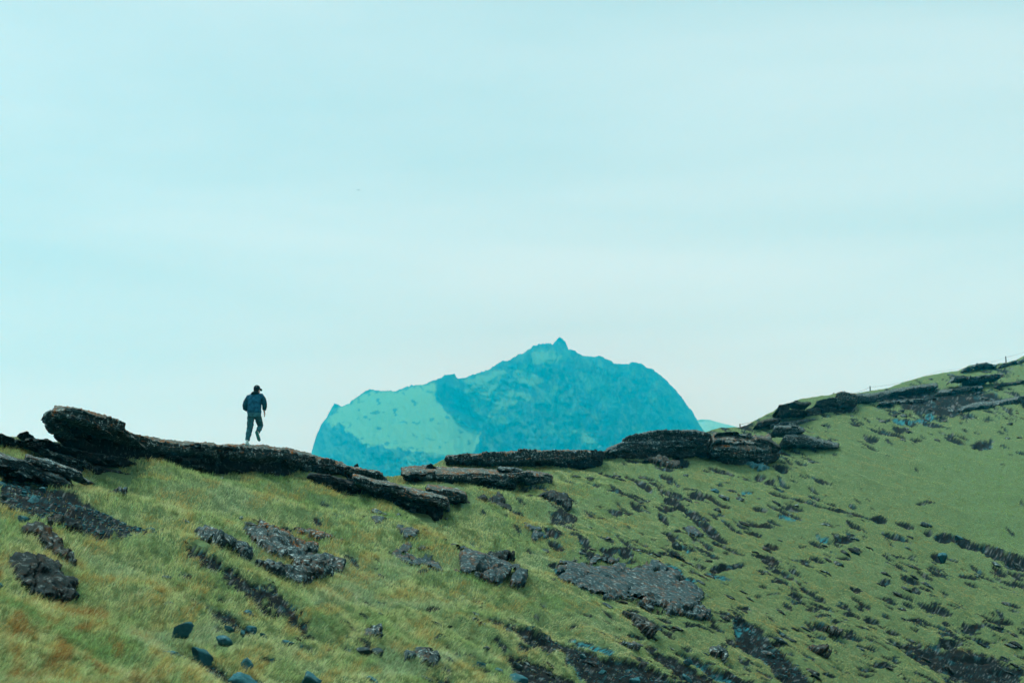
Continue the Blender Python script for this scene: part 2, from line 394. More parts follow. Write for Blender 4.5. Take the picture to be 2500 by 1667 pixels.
# combed dark streaks: shading lines of the slope painted through the soil mask
u_s = X2 * math.cos(math.radians(21)) + V2 * math.sin(math.radians(21)); w_s = -X2 * math.sin(math.radians(21)) + V2 * math.cos(math.radians(21))
u_s = u_s + 14 * noise2(X2 * 0.012, V2 * 0.012, 4.0); w_s = w_s + 9 * noise2(X2 * 0.016, V2 * 0.016, 8.0)
stk = fbm2(u_s * 0.019, w_s * 0.10, 14.0, 4)
zone = sstep(1250, 1600, X2 + 0.0 * V2) * (0.12 + 0.95 * sstep(-0.15, 0.3, fbm2(X2 * 0.007, V2 * 0.016, 44.0, 3)))
bowl_z = sstep(2060, 2240, X2 + (V2 - 1060) * 0.1) * sstep(1040 , 1080, V2 + (X2 - 2200) * 0.05) * sstep(1245, 1215, V2 - (X2 - 2050) * 0.27)
zone = np.maximum(zone * (1 - bowl_z), 0.22 * sstep(300, 600, X2) + 0.42 * sstep(800, 1200, X2) * sstep(1420, 1560, V2) * (1 - bowl_z))
soil = np.maximum(soil, sstep(0.36, 0.50, stk * (0.25 + 0.9 * zone) + 0.10 * zone))
H -= 0.06 * sstep(0.3, 0.6, stk) * zone
# relief
fade = sstep(0, 40, V2 - vr[None, :])
wx, wy = G[..., 0], G[..., 1]
H += (0.10 + 0.9 * fade) * (0.34 - 0.16 * sstep(1300, 1700, X2)) * fbm2(wx * 0.16, wy * 0.16, 1.0, 3)
hum = sstep(1350, 1750, X2) * (1 - 0.8 * sstep(0.0, 0.12, (X2 - 2000) / 500 * 0.6 - (V2 - 1060) / 450 + 0.0) * 0)
smoothbowl = sstep(0, 60, (X2 - 2010) * 0.9 - np.abs(V2 - (1130 + (X2 - 2010) * 0.12)) * 1.6 + 60)
H += fade * (0.12 - 0.06 * hum) * fbm2(wx * 0.55, wy * 0.40, 4.0, 3)
H += fade * 0.05 * fbm2(wx * 2.2, wy * 1.4, 7.0, 3)

H *= (0.25 + 0.75 * sstep(0, 12, V2 - vr[None, :]))
G = G + N2 * H[..., None]
N2 = normals(G)

def surf_idx(x, v):
    x = np.asarray(x, float); v = np.asarray(v, float)
    c = np.interp(x, xs, np.arange(NC)); vv = np.interp(x, xs, vr)
    r = np.clip((v - vv) / (VB - vv), 0, 1) * (NRV - 1)
    return r, c
def bil(A, r, c):
    r0 = np.clip(np.floor(r).astype(int), 0, NRV - 2); c0 = np.clip(np.floor(c).astype(int), 0, NC - 2)
    fr = (r - r0); fc = (c - c0)
    if A.ndim == 3: fr, fc = fr[..., None], fc[..., None]
    return (A[r0, c0] * (1 - fr) + A[r0 + 1, c0] * fr) * (1 - fc) + (A[r0, c0 + 1] * (1 - fr) + A[r0 + 1, c0 + 1] * fr) * fc
def surf(x, v):
    r, c = surf_idx(x, v); return bil(G, r, c)
def surf_n(x, v):
    r, c = surf_idx(x, v); n = bil(N2, r, c); return n / np.linalg.norm(n, axis=-1, keepdims=True)
def surf_d(x, v):
    return surf(x, v) @ CF

# ------------------------------------------------------------------ rock builders
def blocks(sm, L, seed, lo, hi):
    """piecewise constant random values along a bed, jointed into blocks"""
    rr = random.Random(seed); edges = [-rr.uniform(0, hi)]
    while edges[-1] < L: edges.append(edges[-1] + rr.uniform(lo, hi))
    vals = np.array([rr.uniform(-1, 1) for _ in edges])
    i = np.clip(np.searchsorted(edges, sm) - 1, 0, len(vals) - 1)
    e = np.array(edges); gap = np.minimum(np.abs(sm - e[i]), np.abs(sm - e[np.minimum(i + 1, len(e) - 1)]))
    return vals[i], gap
def rock_layer(parent, pts, contact, fo=0.3, back=3.0, top=0.0, mat='dark', strata=0.09, rough=0.06, seed=0.0, step=1.7, name='rock_layer', bed=0.15, coarse=False):
    """one bed of rock: pts (x, v of top edge, v of bottom edge); contact gives where the outcrop meets the ground"""
    pa = np.array(pts, float)
    n = max(14, int((pa[-1, 0] - pa[0, 0]) / step))
    x = np.linspace(pa[0, 0], pa[-1, 0], n)
    vt = np.interp(x, pa[:, 0], pa[:, 1]); vb = np.interp(x, pa[:, 0], pa[:, 2])
    cv = lin(contact, x)
    D = smooth1(surf_d(x, cv), 8) if n > 60 else surf_d(x, cv)
    mpp = D / FPX
    sm = (x - x[0]) * mpp.mean(); LM = sm[-1]
    big = mpp.mean() / (55.0 / FPX)                       # farther outcrops are larger: scale their relief
    th = vb - vt
    bv, _ = blocks(sm, LM, int(seed * 13) + 5, 0.18 * big, 0.7 * big)
    vt0 = vt.copy()
    vt = vt + (bv * 0.055 * big + noise2(sm * 1.1, sm * 0 + seed) * 0.05 * big + noise2(sm * 6.0, sm * 0 + seed + 9) * 0.03) / mpp
    bv2, _ = blocks(sm, LM, int(seed * 17) + 9, 0.3 * big, 1.4 * big)
    vb = vb + (bv2 * 0.07 * big + noise2(sm * 1.4, sm * 0 + seed + 4) * 0.08 * big + noise2(sm * 5.0, sm * 0 + seed + 2) * 0.03) / mpp
    L = x[-1] - x[0]
    E = np.minimum(L * 0.2, np.maximum(th, 4) * 0.45)
    e = np.minimum(x - x[0], x[-1] - x)
    k = np.sqrt(np.clip(1 - (1 - np.clip(e / E, 0, 1)) ** 2, 0.0, 1)); k = 0.15 + 0.85 * k
    mid = vt * 0.45 + vb * 0.55
    vt = mid + (vt - mid) * k; vb = mid + (vb - mid) * k
    nf, ntp, nb = (9, 4, 3) if coarse else (24, 10, 6)
    rows = []
    Y = np.array([0, 1.0, 0])
    Df = D - fo * (0.35 + 0.65 * k) + 0.22 * big * noise2(sm * 0.7, sm * 0 + seed + 31) + 0.05 * big * blocks(sm, LM, int(seed * 19) + 3, 0.5 * big, 2.0 * big)[0]
    thm = (vb - vt) * mpp; tm = max(float(np.median(thm)), 0.05)
    nbed = max(2, int(round(tm / (bed * big)))); rr = random.Random(int(seed * 31) + 1)
    cuts = np.cumsum([rr.uniform(0.25, 1.9) for _ in range(nbed)]); cuts = np.concatenate([[0], cuts / cuts[-1]])
    bedoff = [rr.uniform(-1, 1) for _ in range(nbed)]; notch = [rr.uniform(0.0, 0.15) for _ in range(nbed)]
    bl = [blocks(sm + rr.uniform(0, 1), LM + 1, int(seed * 7) + 11 * j, 0.25 * big, 1.3 * big) for j in range(nbed)]
    for q in np.linspace(1, 0, nb, endpoint=False):       # underside, from the back to the front
        rows.append(P(x, vb - 2 * q, Df) + Y * (0.05 + back * q ** 1.5))
    for m in np.linspace(0, 1, nf):                        # front face: jointed beds with recessed partings
        mw = np.clip(m + 0.05 * noise2(sm * 0.8, sm * 0 + seed + 3), 0, 0.999)
        j = np.clip(np.searchsorted(cuts, mw, side='right') - 1, 0, nbed - 1)
        off = np.zeros(n)
        for jj in range(nbed):
            v_, g_ = bl[jj]; sel = j == jj
            if not sel.any(): continue
            o_ = 1.35 * strata * (1.0 * bedoff[jj] + 0.6 * v_) + 0.05 * big * np.exp(-(g_ / (0.035 * big)) ** 2)
            lo_, hi_ = cuts[jj], cuts[jj + 1]
            edge = np.minimum(mw - lo_, hi_ - mw) / (hi_ - lo_)
            o_ = o_ + notch[jj] * big * np.exp(-(edge / 0.13) ** 2) * (0.35 + 0.9 * np.clip(noise2(sm * 1.3, sm * 0 + jj * 3.1 + seed), -0.4, 0.7))
            off[sel] = o_[sel]
        off = off + 0.05 * (2 * m - 1) ** 8 + 0.03 * big * noise2(sm * 9, sm * 0 + m * 14, seed)
        rows.append(P(x, vb + (vt - vb) * m, Df) + Y * off[:, None])
    for q in np.linspace(0, 1, ntp + 1)[1:]:               # top surface
        rows.append(P(x, vt + (vt0 - vt) * min(1, 4 * q) * (k > 0.9) - top * (q ** 0.8), Df + back * q))
    last = rows[-1]
    dn = np.array([0, 0, -1.0]); rows.append(last + dn * (0.35 * thm)[:, None] + Y * 0.08); rows.append(last + dn * (0.75 * thm)[:, None] + Y * 0.05)
    A = np.array(rows)
    f = rough * big ** 0.7
    w = A.reshape(-1, 3)
    disp = np.stack([perlin(w * 2.3 + seed)] * 3, -1) * f \
        + np.stack([perlin(w * 7 + seed), perlin(w * 7 + 40), perlin(w * 7 + 80)], -1) * f * 0.4 \
        + np.stack([perlin(w * 19 + seed), perlin(w * 19 + 40), perlin(w * 19 + 80)], -1) * f * 0.42
    disp *= np.array([0.7, 1.0, 0.8])
    A = (w + disp).reshape(A.shape)
    nr = A.shape[0]
    F = grid_faces(nr, n)
    ring = np.arange(nr * n).reshape(nr, n)
    wrap = np.stack([ring[-1, :-1], ring[-1, 1:], ring[0, 1:], ring[0, :-1]], -1)
    V = A.reshape(-1, 3)
    caps = []
    for col in (0, n - 1):
        for a in range(nr // 2 - 1):
            q = [ring[a, col], ring[a + 1, col], ring[nr - 2 - a, col], ring[nr - 1 - a, col]]
            caps.append(q if col == 0 else q[::-1])
    F = np.concatenate([F, wrap, np.array(caps)])
    poly = [(a, b) for a, b in zip(x[::6], vt[::6] - top * 0.7)] + [(a, b) for a, b in zip(x[::6][::-1], vb[::6][::-1])]
    band(poly, rockm, 0, 0, 1.5)
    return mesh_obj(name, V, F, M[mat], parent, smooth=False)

def slab(name, poly, lift, mat, label=None, cat='rock', over=0.5, dirang=28, rise=0.55, warp=3.0, parent=None, seed=0.0, step=1.7, terr=0.05, group=None, lump=0.45):
    """a slab bedded in the slope: emerges uphill, thick and undercut at its downhill end"""
    if mat == 'gravel': lump, terr, rise = 0.10, 0.012, 0.75
    P_ = np.array(poly, float)
    x0, y0 = P_.min(0) - 5; x1, y1 = P_.max(0) + 5
    gx = np.arange(x0, x1, step); gv = np.arange(y0, y1, step)
    X, V = np.meshgrid(gx, gv)
    s = psdf(X, V, poly)
    def hole(a, b): return (15 if mat == 'gravel' else 4) * sstep(0.12, 0.36, fbm2((a - b * 0.5) * 0.022, b * 0.075, seed + 50, 3))
    ww = window(x0, x1, y0, y1)
    if X2[ww].size: rockm[ww] = np.maximum(rockm[ww], (sstep(2, 7, psdf(X2[ww], V2[ww], poly) - hole(X2[ww], V2[ww])) if mat == 'gravel' else sstep(0.5, 3.0, psdf(X2[ww], V2[ww], poly) - hole(X2[ww], V2[ww]))))
    s = s - hole(X, V)
    s = s + warp * fbm2(X * 0.07, V * 0.12, seed, 3) + warp * 0.35 * noise2(X * 0.35, V * 0.5, seed + 3)
    base = surf(X, V); nn = surf_n(X, V)
    mpp = (base @ CF) / FPX
    c, sn = math.cos(math.radians(dirang)), math.sin(math.radians(dirang))
    along = (X * c + V * sn); pa = P_ @ np.array([c, sn]); al = (along - pa.min()) / (pa.max() - pa.min())
    across = (-X * sn + V * c); pb = P_ @ np.array([-sn, c]); ac = (across - pb.min()) / (pb.max() - pb.min())
    em = np.clip(s * mpp / 0.16, 0, 1)
    w = base
    n1 = perlin(np.stack([w[..., 0] * 0.9, w[..., 1] * 0.9, w[..., 2] * 2 + seed], -1)); n2 = perlin(w * 3.1 + seed); n3 = perlin(w * 9 + seed)
    prof = (1 - rise) + rise * np.clip(0.65 * al + 0.45 * ac, 0, 1)
    tz = prof + lump * n1
    tz = (np.floor(tz * 5) + sstep(0.55, 1.0, tz * 5 - np.floor(tz * 5))) / 5       # stepped beds
    uu = along * mpp; vv_ = across * mpp
    cr1 = perlin(np.stack([uu * 0.9, vv_ * 2.6, uu * 0 + seed + 7], -1)); cr2 = perlin(np.stack([uu * 2.2, vv_ * 0.9, uu * 0 + seed + 17], -1))
    h = lift * tz + terr * n2 + 0.6 * terr * n3 - (0.07 if mat != 'gravel' else 0.02) * (np.exp(-(cr1 / 0.05) ** 2) + np.exp(-(cr2 / 0.045) ** 2)) + (0.0 if mat == 'gravel' else 0.05) * (perlin(np.stack([uu * 2.0, vv_ * 5.0, uu * 0 + seed + 27], -1)) > 0.1)
    h = np.where(s > 0, h * (0.25 + 0.75 * em ** 0.5) + 0.02, -0.12)
    down = surf(X + 6 * c, V + 6 * sn) - base
    down /= np.linalg.norm(down, axis=-1, keepdims=True) + 1e-9
    pos = base + nn * h[..., None] + (down * 0.5 + np.array([0.0, -0.8, 0.0])) * (np.clip(h, 0, 9) * over * np.clip(0.35 * al + 0.65 * ac, 0, 1) * (s > 0))[..., None]
    keep = s > -2.2
    idx = -np.ones(X.shape, int); idx[keep] = np.arange(keep.sum())
    q = np.stack([idx[:-1, :-1], idx[1:, :-1], idx[1:, 1:], idx[:-1, 1:]], -1).reshape(-1, 4)
    q = q[(q >= 0).all(1)]
    o = mesh_obj(name, pos[keep], q, M[mat], parent, smooth=False)
    if label: tag(o, label, cat, group)
    return o

def ico(sub):
    import bmesh
    bm = bmesh.new(); bmesh.ops.create_icosphere(bm, subdivisions=sub, radius=1.0)
    v = np.array([x.co[:] for x in bm.verts]); f = np.array([[y.index for y in x.verts] for x in bm.faces]); bm.free(); return v, f
ICO3 = ico(3); ICO2 = ico(2); ICO1 = ico(1)
def stone_shape(seed, base=ICO3, cuts=13):
    v, f = base; v = v.copy(); r = random.Random(seed)
    for _ in range(cuts):
        n = np.array([r.gauss(0, 1), r.gauss(0, 1), r.gauss(0, 1)]); n /= np.linalg.norm(n)
        h = r.uniform(0.38, 0.72); d = v @ n
        v -= np.outer(np.clip(d - h, 0, None) * 0.97, n)
    v += (v / np.linalg.norm(v, axis=1)[:, None]) * (0.05 * perlin(v * 2.1 + seed) + 0.045 * perlin(v * 5 + seed) + 0.03 * perlin(v * 11 + seed))[:, None]
    lo, hi = v.min(0), v.max(0)
    return (v - (lo + hi) / 2) / ((hi - lo) / 2), f
def boulder(x0, x1, v0, v1, mat, label, seed, tilt=18, group=None, name='stone', cat='stone', sink=0.22):
    cx = (x0 + x1) / 2
    foot = surf(cx, v1 - (v1 - v0) * sink); d = float(foot @ CF); m = d / FPX
    v, f = stone_shape(seed)
    a, b = (x1 - x0) / 2 * m, (v1 - v0) / 2 * m
    dep = max(b, min(a, b * 1.5))
    ang = -math.radians(tilt)
    sc = v * np.array([a * 1.05, dep, b])
    R = np.array([[math.cos(ang), 0, -math.sin(ang)], [0, 1, 0], [math.sin(ang), 0, math.cos(ang)]])
    if a > b * 1.2: sc = sc @ R.T
    ctr = P(cx, (v0 + v1) / 2, d) - np.array([0, 0, 0.22 * b])
    pos = sc
    o = mesh_obj(name, pos, f, M[mat], smooth=False)
    o.location = ctr
    band([(x0, (v0 + v1) / 2), (cx, v0 + 2), (x1, (v0 + v1) / 2), (cx, v1 - 2)], rockm, 0, 0, 1)
    return tag(o, label, cat, group)

def outcrop(label, contact, layers, cat='rock outcrop', name='rock_outcrop'):
    c = surf(contact[len(contact) // 2][0], contact[len(contact) // 2][1])
    e = empty(name, tuple(c)); tag(e, label, cat)
    for i, l in enumerate(layers):
        l = dict(l); p = l.pop('p')
        o = rock_layer(e, p, contact, seed=float(contact[0][0] % 97) + i * 7.3, **l)
        o.matrix_parent_inverse = Matrix.Translation(-Vector(c))
    rr = random.Random(int(contact[0][0]) + len(layers))   # thin broken ledges and blocks along the same beds
    for l in layers:
        pa = np.array(l['p'], float); L = pa[-1, 0] - pa[0, 0]
        for j in range(int(L / 55)):
            xa = rr.uniform(pa[0, 0] + 4, pa[-1, 0] - 24); ln_ = rr.uniform(14, 52); xb = min(xa + ln_, pa[-1, 0] - 2)
            f_ = rr.uniform(0.12, 1.05); t_ = rr.uniform(3.5, 8.0)
            pp = []
            for x in np.linspace(xa, xb, 4):
                vt_ = np.interp(x, pa[:, 0], pa[:, 1]); vb_ = np.interp(x, pa[:, 0], pa[:, 2]); m_ = vt_ + (vb_ - vt_) * f_ + rr.uniform(-1, 1)
                pp.append((x, m_ - t_ / 2, m_ + t_ / 2))
            o = rock_layer(e, pp, contact, fo=l.get('fo', 0.3) + rr.uniform(0.06, 0.3), back=0.9, top=rr.uniform(0, 2.5), mat=rr.choice([l.get('mat', 'dark'), 'dark', 'grey']), seed=xa % 83 + j, bed=0.3, coarse=True, step=2.0)
            o.matrix_parent_inverse = Matrix.Translation(-Vector(c))
    return e

# ------------------------------------------------------------------ outcrops along the ridge
CA = [(40, 1105), (120, 1120), (200, 1140), (300, 1145), (430, 1140)]
outcrop('overhanging black rock nose with orange lichen on top, highest on the ridge', CA, [
    dict(p=[(150, 1040, 1098), (220, 1046, 1112), (300, 1056, 1130), (350, 1072, 1132), (420, 1084, 1136)], fo=-0.5, back=3.0, mat='dark', strata=0.05),
    dict(p=[(132, 1050, 1084), (155, 1046, 1090), (205, 1044, 1100)], fo=0.2, back=1.5, mat='dark', strata=0.06),
    dict(p=[(103, 1012, 1028), (108, 1008, 1040), (122, 1002, 1050), (140, 1010, 1058), (165, 1028, 1046)], fo=1.2, back=1.6, mat='grey', strata=0.10),
    dict(p=[(125, 1000, 1014), (131, 993, 1022), (178, 998, 1034), (232, 1011, 1042), (268, 1021, 1048), (303, 1040, 1057)], fo=1.7, back=3.0, top=3, mat='cap', strata=0.14, bed=0.11),
    dict(p=[(60, 1072, 1086), (110, 1076, 1094), (190, 1100, 1118), (290, 1118, 1136), (345, 1134, 1150)], fo=0.55, back=2.0, top=3, mat='dark', strata=0.10),
    dict(p=[(92, 1096, 1112), (150, 1110, 1124), (210, 1128, 1142)], fo=0.75, back=1.6, top=3, mat='grey', strata=0.10),
    dict(p=[(120, 1108, 1132), (180, 1124, 1150), (204, 1138, 1158)], fo=0.8, back=1.4, top=4, mat='dark', strata=0.08),
    dict(p=[(204, 1128, 1140), (270, 1146, 1172), (300, 1154, 1184), (340, 1164, 1176)], fo=0.75, back=1.8, top=2, mat='dark', strata=0.10)])
outcrop('long pale rounded rock bar above the scree at the picture edge', [(-40, 1140), (60, 1168), (180, 1200)], [
    dict(p=[(-60, 1098, 1122), (10, 1114, 1142), (88, 1139, 1168), (142, 1162, 1186), (174, 1181, 1192)], fo=0.55, back=1.3, top=8, mat='grey', strata=0.03, rough=0.05),
    dict(p=[(-40, 1120, 1150), (60, 1148, 1172), (155, 1178, 1198)], fo=0.05, back=1.0, mat='dark', strata=0.04),
    dict(p=[(60, 1112, 1132), (120, 1128, 1148), (180, 1148, 1170), (200, 1158, 1172)], fo=0.4, back=1.2, top=5, mat='grey', strata=0.09)])
outcrop('small dark rocks capping the ridge left of the overhanging nose', [(-10, 1090), (100, 1100)], [
    dict(p=[(-30, 1058, 1074), (0, 1062, 1078), (34, 1073, 1084)], fo=0.2, back=1.5, mat='dark'),
    dict(p=[(44, 1062, 1076), (62, 1057, 1076), (84, 1063, 1077)], fo=0.3, back=0.8, mat='dark'),
    dict(p=[(40, 1074, 1084), (80, 1080, 1094), (110, 1086, 1098)], fo=0.2, back=0.8, top=2, mat='dark')])
CB = [(320, 1132), (400, 1138), (470, 1143), (540, 1152), (620, 1160), (700, 1162), (760, 1160), (860, 1170)]
outcrop('dark rock ledge between the overhanging nose and the walking person', CB, [
    dict(p=[(300, 1078, 1122), (400, 1092, 1136), (470, 1100, 1141), (540, 1106, 1148)], fo=0.15, back=3.0, mat='dark', strata=0.06),
    dict(p=[(296, 1053, 1068), (345, 1066, 1087), (410, 1077, 1098), (470, 1081, 1104), (518, 1083, 1108), (532, 1090, 1110)], fo=0.75, back=3.0, top=2, mat='cap', strata=0.10),
    dict(p=[(400, 1108, 1142), (460, 1114, 1143), (520, 1118, 1146), (533, 1124, 1146)], fo=0.5, back=2.0, mat='dark', strata=0.09)])
outcrop('dark undercut rock ledge with orange lichen on which the person stands', CB, [
    dict(p=[(520, 1098, 1154), (620, 1104, 1160), (720, 1110, 1160), (770, 1120, 1158)], fo=0.1, back=3.0, mat='dark', strata=0.05),
    dict(p=[(516, 1090, 1100), (560, 1088, 1109), (602, 1089, 1112), (650, 1092, 1113), (700, 1098, 1117), (740, 1107, 1122), (775, 1118, 1130)], fo=0.8, back=3.0, top=4, mat='cap', strata=0.09),
    dict(p=[(690, 1100, 1126), (760, 1113, 1136), (830, 1130, 1150), (850, 1140, 1156)], fo=0.7, back=2.5, top=2, mat='cap', strata=0.10),
    dict(p=[(700, 1122, 1140), (770, 1132, 1152), (845, 1146, 1166)], fo=0.5, back=2.0, top=1, mat='dark', strata=0.10)])
outcrop('dark rock foot poking through grass below the ledge end', [(750, 1192), (830, 1212), (900, 1222)], [
    dict(p=[(752, 1156, 1178), (800, 1160, 1200), (860, 1178, 1214), (892, 1190, 1216)], fo=0.2, back=2.0, top=2, mat='dark', strata=0.09)])
outcrop('narrow stepped ledge running down to the notch in front of the mountain', [(840, 1180), (900, 1192), (960, 1200)], [
    dict(p=[(842, 1136, 1152), (885, 1145, 1158), (925, 1152, 1164), (936, 1158, 1166)], fo=0.4, back=2.0, top=1, mat='cap', strata=0.08),
    dict(p=[(846, 1152, 1178), (890, 1162, 1184), (945, 1168, 1190)], fo=0.2, back=2.0, top=3, mat='dark', strata=0.08)])
CC = [(900, 1222), (1000, 1246), (1080, 1262), (1150, 1260)]
outcrop('long slab sloping to a blunt black overhang above green grass', CC, [
    dict(p=[(860, 1163, 1176), (911, 1176, 1196), (976, 1192, 1214), (1036, 1207, 1228), (1095, 1222, 1236)], fo=1.1, back=2.2, top=9, mat='cap', strata=0.08),
    dict(p=[(905, 1190, 1212), (960, 1208, 1228), (1005, 1216, 1244)], fo=0.6, back=1.6, mat='dark', strata=0.09),
    dict(p=[(962, 1216, 1232), (1000, 1224, 1252), (1036, 1230, 1268), (1065, 1232, 1276), (1081, 1238, 1266)], fo=0.6, back=1.6, mat='dark', strata=0.04)])
outcrop('short lichened slab on a black footing beside the blunt overhang', [(1040, 1235), (1160, 1255)], [
    dict(p=[(1040, 1188, 1202), (1090, 1194, 1216), (1139, 1207, 1218)], fo=0.8, back=1.8, top=6, mat='cap', strata=0.09),
    dict(p=[(1088, 1212, 1238), (1120, 1218, 1256), (1146, 1226, 1256), (1160, 1238, 1252)], fo=0.3, back=1.4, mat='dark', strata=0.05)])
C4 = [(980, 1172), (1100, 1182), (1260, 1188), (1350, 1184)]
outcrop('broad flat slab with orange lichen and a thin shadowed edge, below the notch', C4, [
    dict(p=[(980, 1154, 1163), (1010, 1150, 1168), (1065, 1152, 1173), (1180, 1158, 1174), (1262, 1166, 1178)], fo=1.0, back=3.2, top=14, mat='cap', strata=0.09),
    dict(p=[(985, 1164, 1172), (1080, 1174, 1184), (1180, 1176, 1192), (1258, 1176, 1192)], fo=0.4, back=2.0, mat='dark', strata=0.05),
    dict(p=[(1040, 1139, 1146), (1052, 1136, 1146), (1066, 1141, 1148)], fo=-0.8, back=0.8, mat='dark')])
outcrop('small square-ended slab jutting over grass below the skyline ledge', C4, [
    dict(p=[(1240, 1158, 1172), (1290, 1152, 1174), (1345, 1160, 1178), (1349, 1163, 1176)], fo=1.0, back=2.2, top=4, mat='cap', strata=0.09),
    dict(p=[(1215, 1142, 1150), (1250, 1143, 1152), (1275, 1148, 1154)], fo=-0.3, back=1.2, top=3, mat='grey')])
C5 = [(1080, 1135), (1300, 1140), (1480, 1136)]
outcrop('long thin skyline ledge seen in front of the blue mountain', C5, [
    dict(p=[(1086, 1114, 1128), (1161, 1110, 1126), (1250, 1103, 1123), (1387, 1100, 1121), (1444, 1102, 1113)], fo=0.9, back=3.0, top=2, mat='cap', strata=0.10),
    dict(p=[(1280, 1118, 1132), (1387, 1116, 1140), (1472, 1112, 1136)], fo=0.4, back=2.4, mat='dark', strata=0.08),
    dict(p=[(1434, 1106, 1124), (1452, 1102, 1126), (1474, 1106, 1126)], fo=0.6, back=1.4, mat='brown', strata=0.03)])
CD = [(1470, 1126), (1600, 1118), (1730, 1124), (1800, 1138), (1900, 1134)]
outcrop('wide flat-topped outcrop of thin beds left of the vertical crack', CD, [
    dict(p=[(1470, 1104, 1116), (1560, 1092, 1114), (1640, 1090, 1112), (1731, 1090, 1113)], fo=0.3, back=3.0, mat='brown', strata=0.12),
    dict(p=[(1478, 1098, 1108), (1524, 1080, 1098), (1593, 1076, 1094), (1731, 1076, 1093)], fo=1.0, back=3.0, top=3, mat='grey', strata=0.16),
    dict(p=[(1520, 1074, 1084), (1556, 1062, 1080), (1586, 1054, 1079), (1697, 1051, 1079), (1734, 1060, 1079)], fo=0.5, back=4.0, top=2, mat='grey', strata=0.18)])
outcrop('thick overhanging rock block with whitish lichened sloping top right of the crack', CD, [
    dict(p=[(1734, 1108, 1118), (1780, 1112, 1135), (1870, 1110, 1134), (1904, 1106, 1116)], fo=0.3, back=3.0, mat='brown', strata=0.12),
    dict(p=[(1733, 1090, 1113), (1770, 1092, 1116), (1807, 1094, 1118), (1867, 1098, 1118), (1884, 1088, 1112)], fo=1.2, back=5.0, top=34, mat='cap', strata=0.16, rough=0.08),
    dict(p=[(1738, 1081, 1087), (1800, 1083, 1089), (1875, 1087, 1093)], fo=0.5, back=1.6, top=4, mat='grey', strata=0.2),
    dict(p=[(1742, 1072, 1077), (1800, 1073, 1079), (1850, 1076, 1082)], fo=-0.9, back=1.6, top=4, mat='cap', strata=0.2),
    dict(p=[(1748, 1062, 1067), (1790, 1061, 1067), (1836, 1066, 1071)], fo=-2.3, back=1.6, top=4, mat='grey', strata=0.2),
    dict(p=[(1848, 1072, 1092), (1880, 1078, 1100), (1906, 1094, 1104)], fo=0.7, back=2.0, top=6, mat='brown', strata=0.12)])
outcrop('thin bedded ledge tapering into grass right of the overhanging block', [(1900, 1100), (2050, 1098)], [
    dict(p=[(1912, 1064, 1082), (1960, 1066, 1084), (2000, 1078, 1088), (2048, 1088, 1095)], fo=0.8, back=3.0, top=7, mat='grey', strata=0.14),
    dict(p=[(1890, 1044, 1056), (1930, 1042, 1060), (1965, 1050, 1062)], fo=-1.0, back=2.0, top=5, mat='grey', strata=0.12)])
CE = [(1960, 1020), (2000, 1012), (2050, 1002), (2100, 992)]
outcrop('small dark cliff of stacked beds high on the far hill', CE, [
    dict(p=[(1968, 1000, 1012), (2000, 992, 1016), (2060, 992, 1012)], fo=0.3, back=3.0, mat='brown', strata=0.22),
    dict(p=[(1992, 982, 996), (2030, 972, 996), (2092, 976, 990)], fo=0.8, back=3.0, top=2, mat='dark', strata=0.22),
    dict(p=[(2040, 961, 974), (2060, 958, 976), (2094, 966, 978)], fo=1.6, back=3.0, top=2, mat='cap', strata=0.2)])
outcrop('pale ledge following the crest of the far hill', [(2090, 990), (2170, 972), (2300, 952)], [
    dict(p=[(2088, 966, 976), (2130, 966, 978), (2150, 962, 974), (2200, 952, 962), (2290, 940, 948)], fo=1.2, back=4.0, top=6, mat='grey', strata=0.2)])
outcrop('bluish broken ledge across the far hill near the picture edge', [(2340, 1010), (2420, 992), (2520, 980)], [
    dict(p=[(2345, 1000, 1008), (2382, 988, 1000), (2432, 984, 993), (2520, 968, 980)], fo=1.0, back=4.0, top=6, mat='grey', strata=0.2)])
outcrop('grassy-edged rock crown on the skyline of the far hill', [(2340, 912), (2440, 900), (2530, 876)], [
    dict(p=[(2348, 904, 909), (2372, 894, 900), (2405, 888, 894), (2432, 893, 898)], fo=0.2, back=3.0, top=2, mat='grey', strata=0.25),
    dict(p=[(2440, 896, 902), (2485, 884, 891), (2530, 866, 874)], fo=0.2, back=3.0, top=2, mat='grey', strata=0.25)])
outcrop('thin broken beds in rows across the upper face of the far hill', [(2140, 1000), (2300, 975), (2530, 945)], [
    dict(p=[(2150, 986, 990), (2230, 979, 983), (2290, 974, 978)], fo=-2.0, back=4.0, top=4, mat='grey', strata=0.2),
    dict(p=[(2290, 957, 961), (2340, 951, 955), (2400, 945, 949)], fo=-5.0, back=4.0, top=4, mat='grey', strata=0.2),
    dict(p=[(2440, 940, 944), (2520, 930, 935)], fo=-6.0, back=4.0, top=4, mat='dark', strata=0.2),
    dict(p=[(2330, 927, 930), (2400, 920, 923), (2450, 914, 917)], fo=-9.0, back=4.0, top=3, mat='grey', strata=0.2),
    dict(p=[(2380, 964, 968), (2480, 950, 954)], fo=-2.0, back=4.0, top=4, mat='grey', strata=0.2)])
outcrop('stepped beds climbing from the overhanging block to the small dark cliff', [(1830, 1062), (1920, 1044), (2000, 1024)], [
    dict(p=[(1846, 1034, 1040), (1870, 1026, 1034), (1905, 1022, 1030)], fo=-1.5, back=3.0, top=3, mat='brown', strata=0.2),
    dict(p=[(1900, 1008, 1016), (1935, 1002, 1012), (1972, 1006, 1014)], fo=-2.5, back=3.0, top=3, mat='dark', strata=0.2),
    dict(p=[(1880, 1040, 1050), (1930, 1032, 1044), (1975, 1026, 1036), (2010, 1024, 1032)], fo=-0.5, back=3.0, top=4, mat='grey', strata=0.2),
    dict(p=[(1900, 992, 998), (1940, 984, 992), (1980, 984, 990)], fo=-4.0, back=3.0, top=3, mat='dark', strata=0.2)])

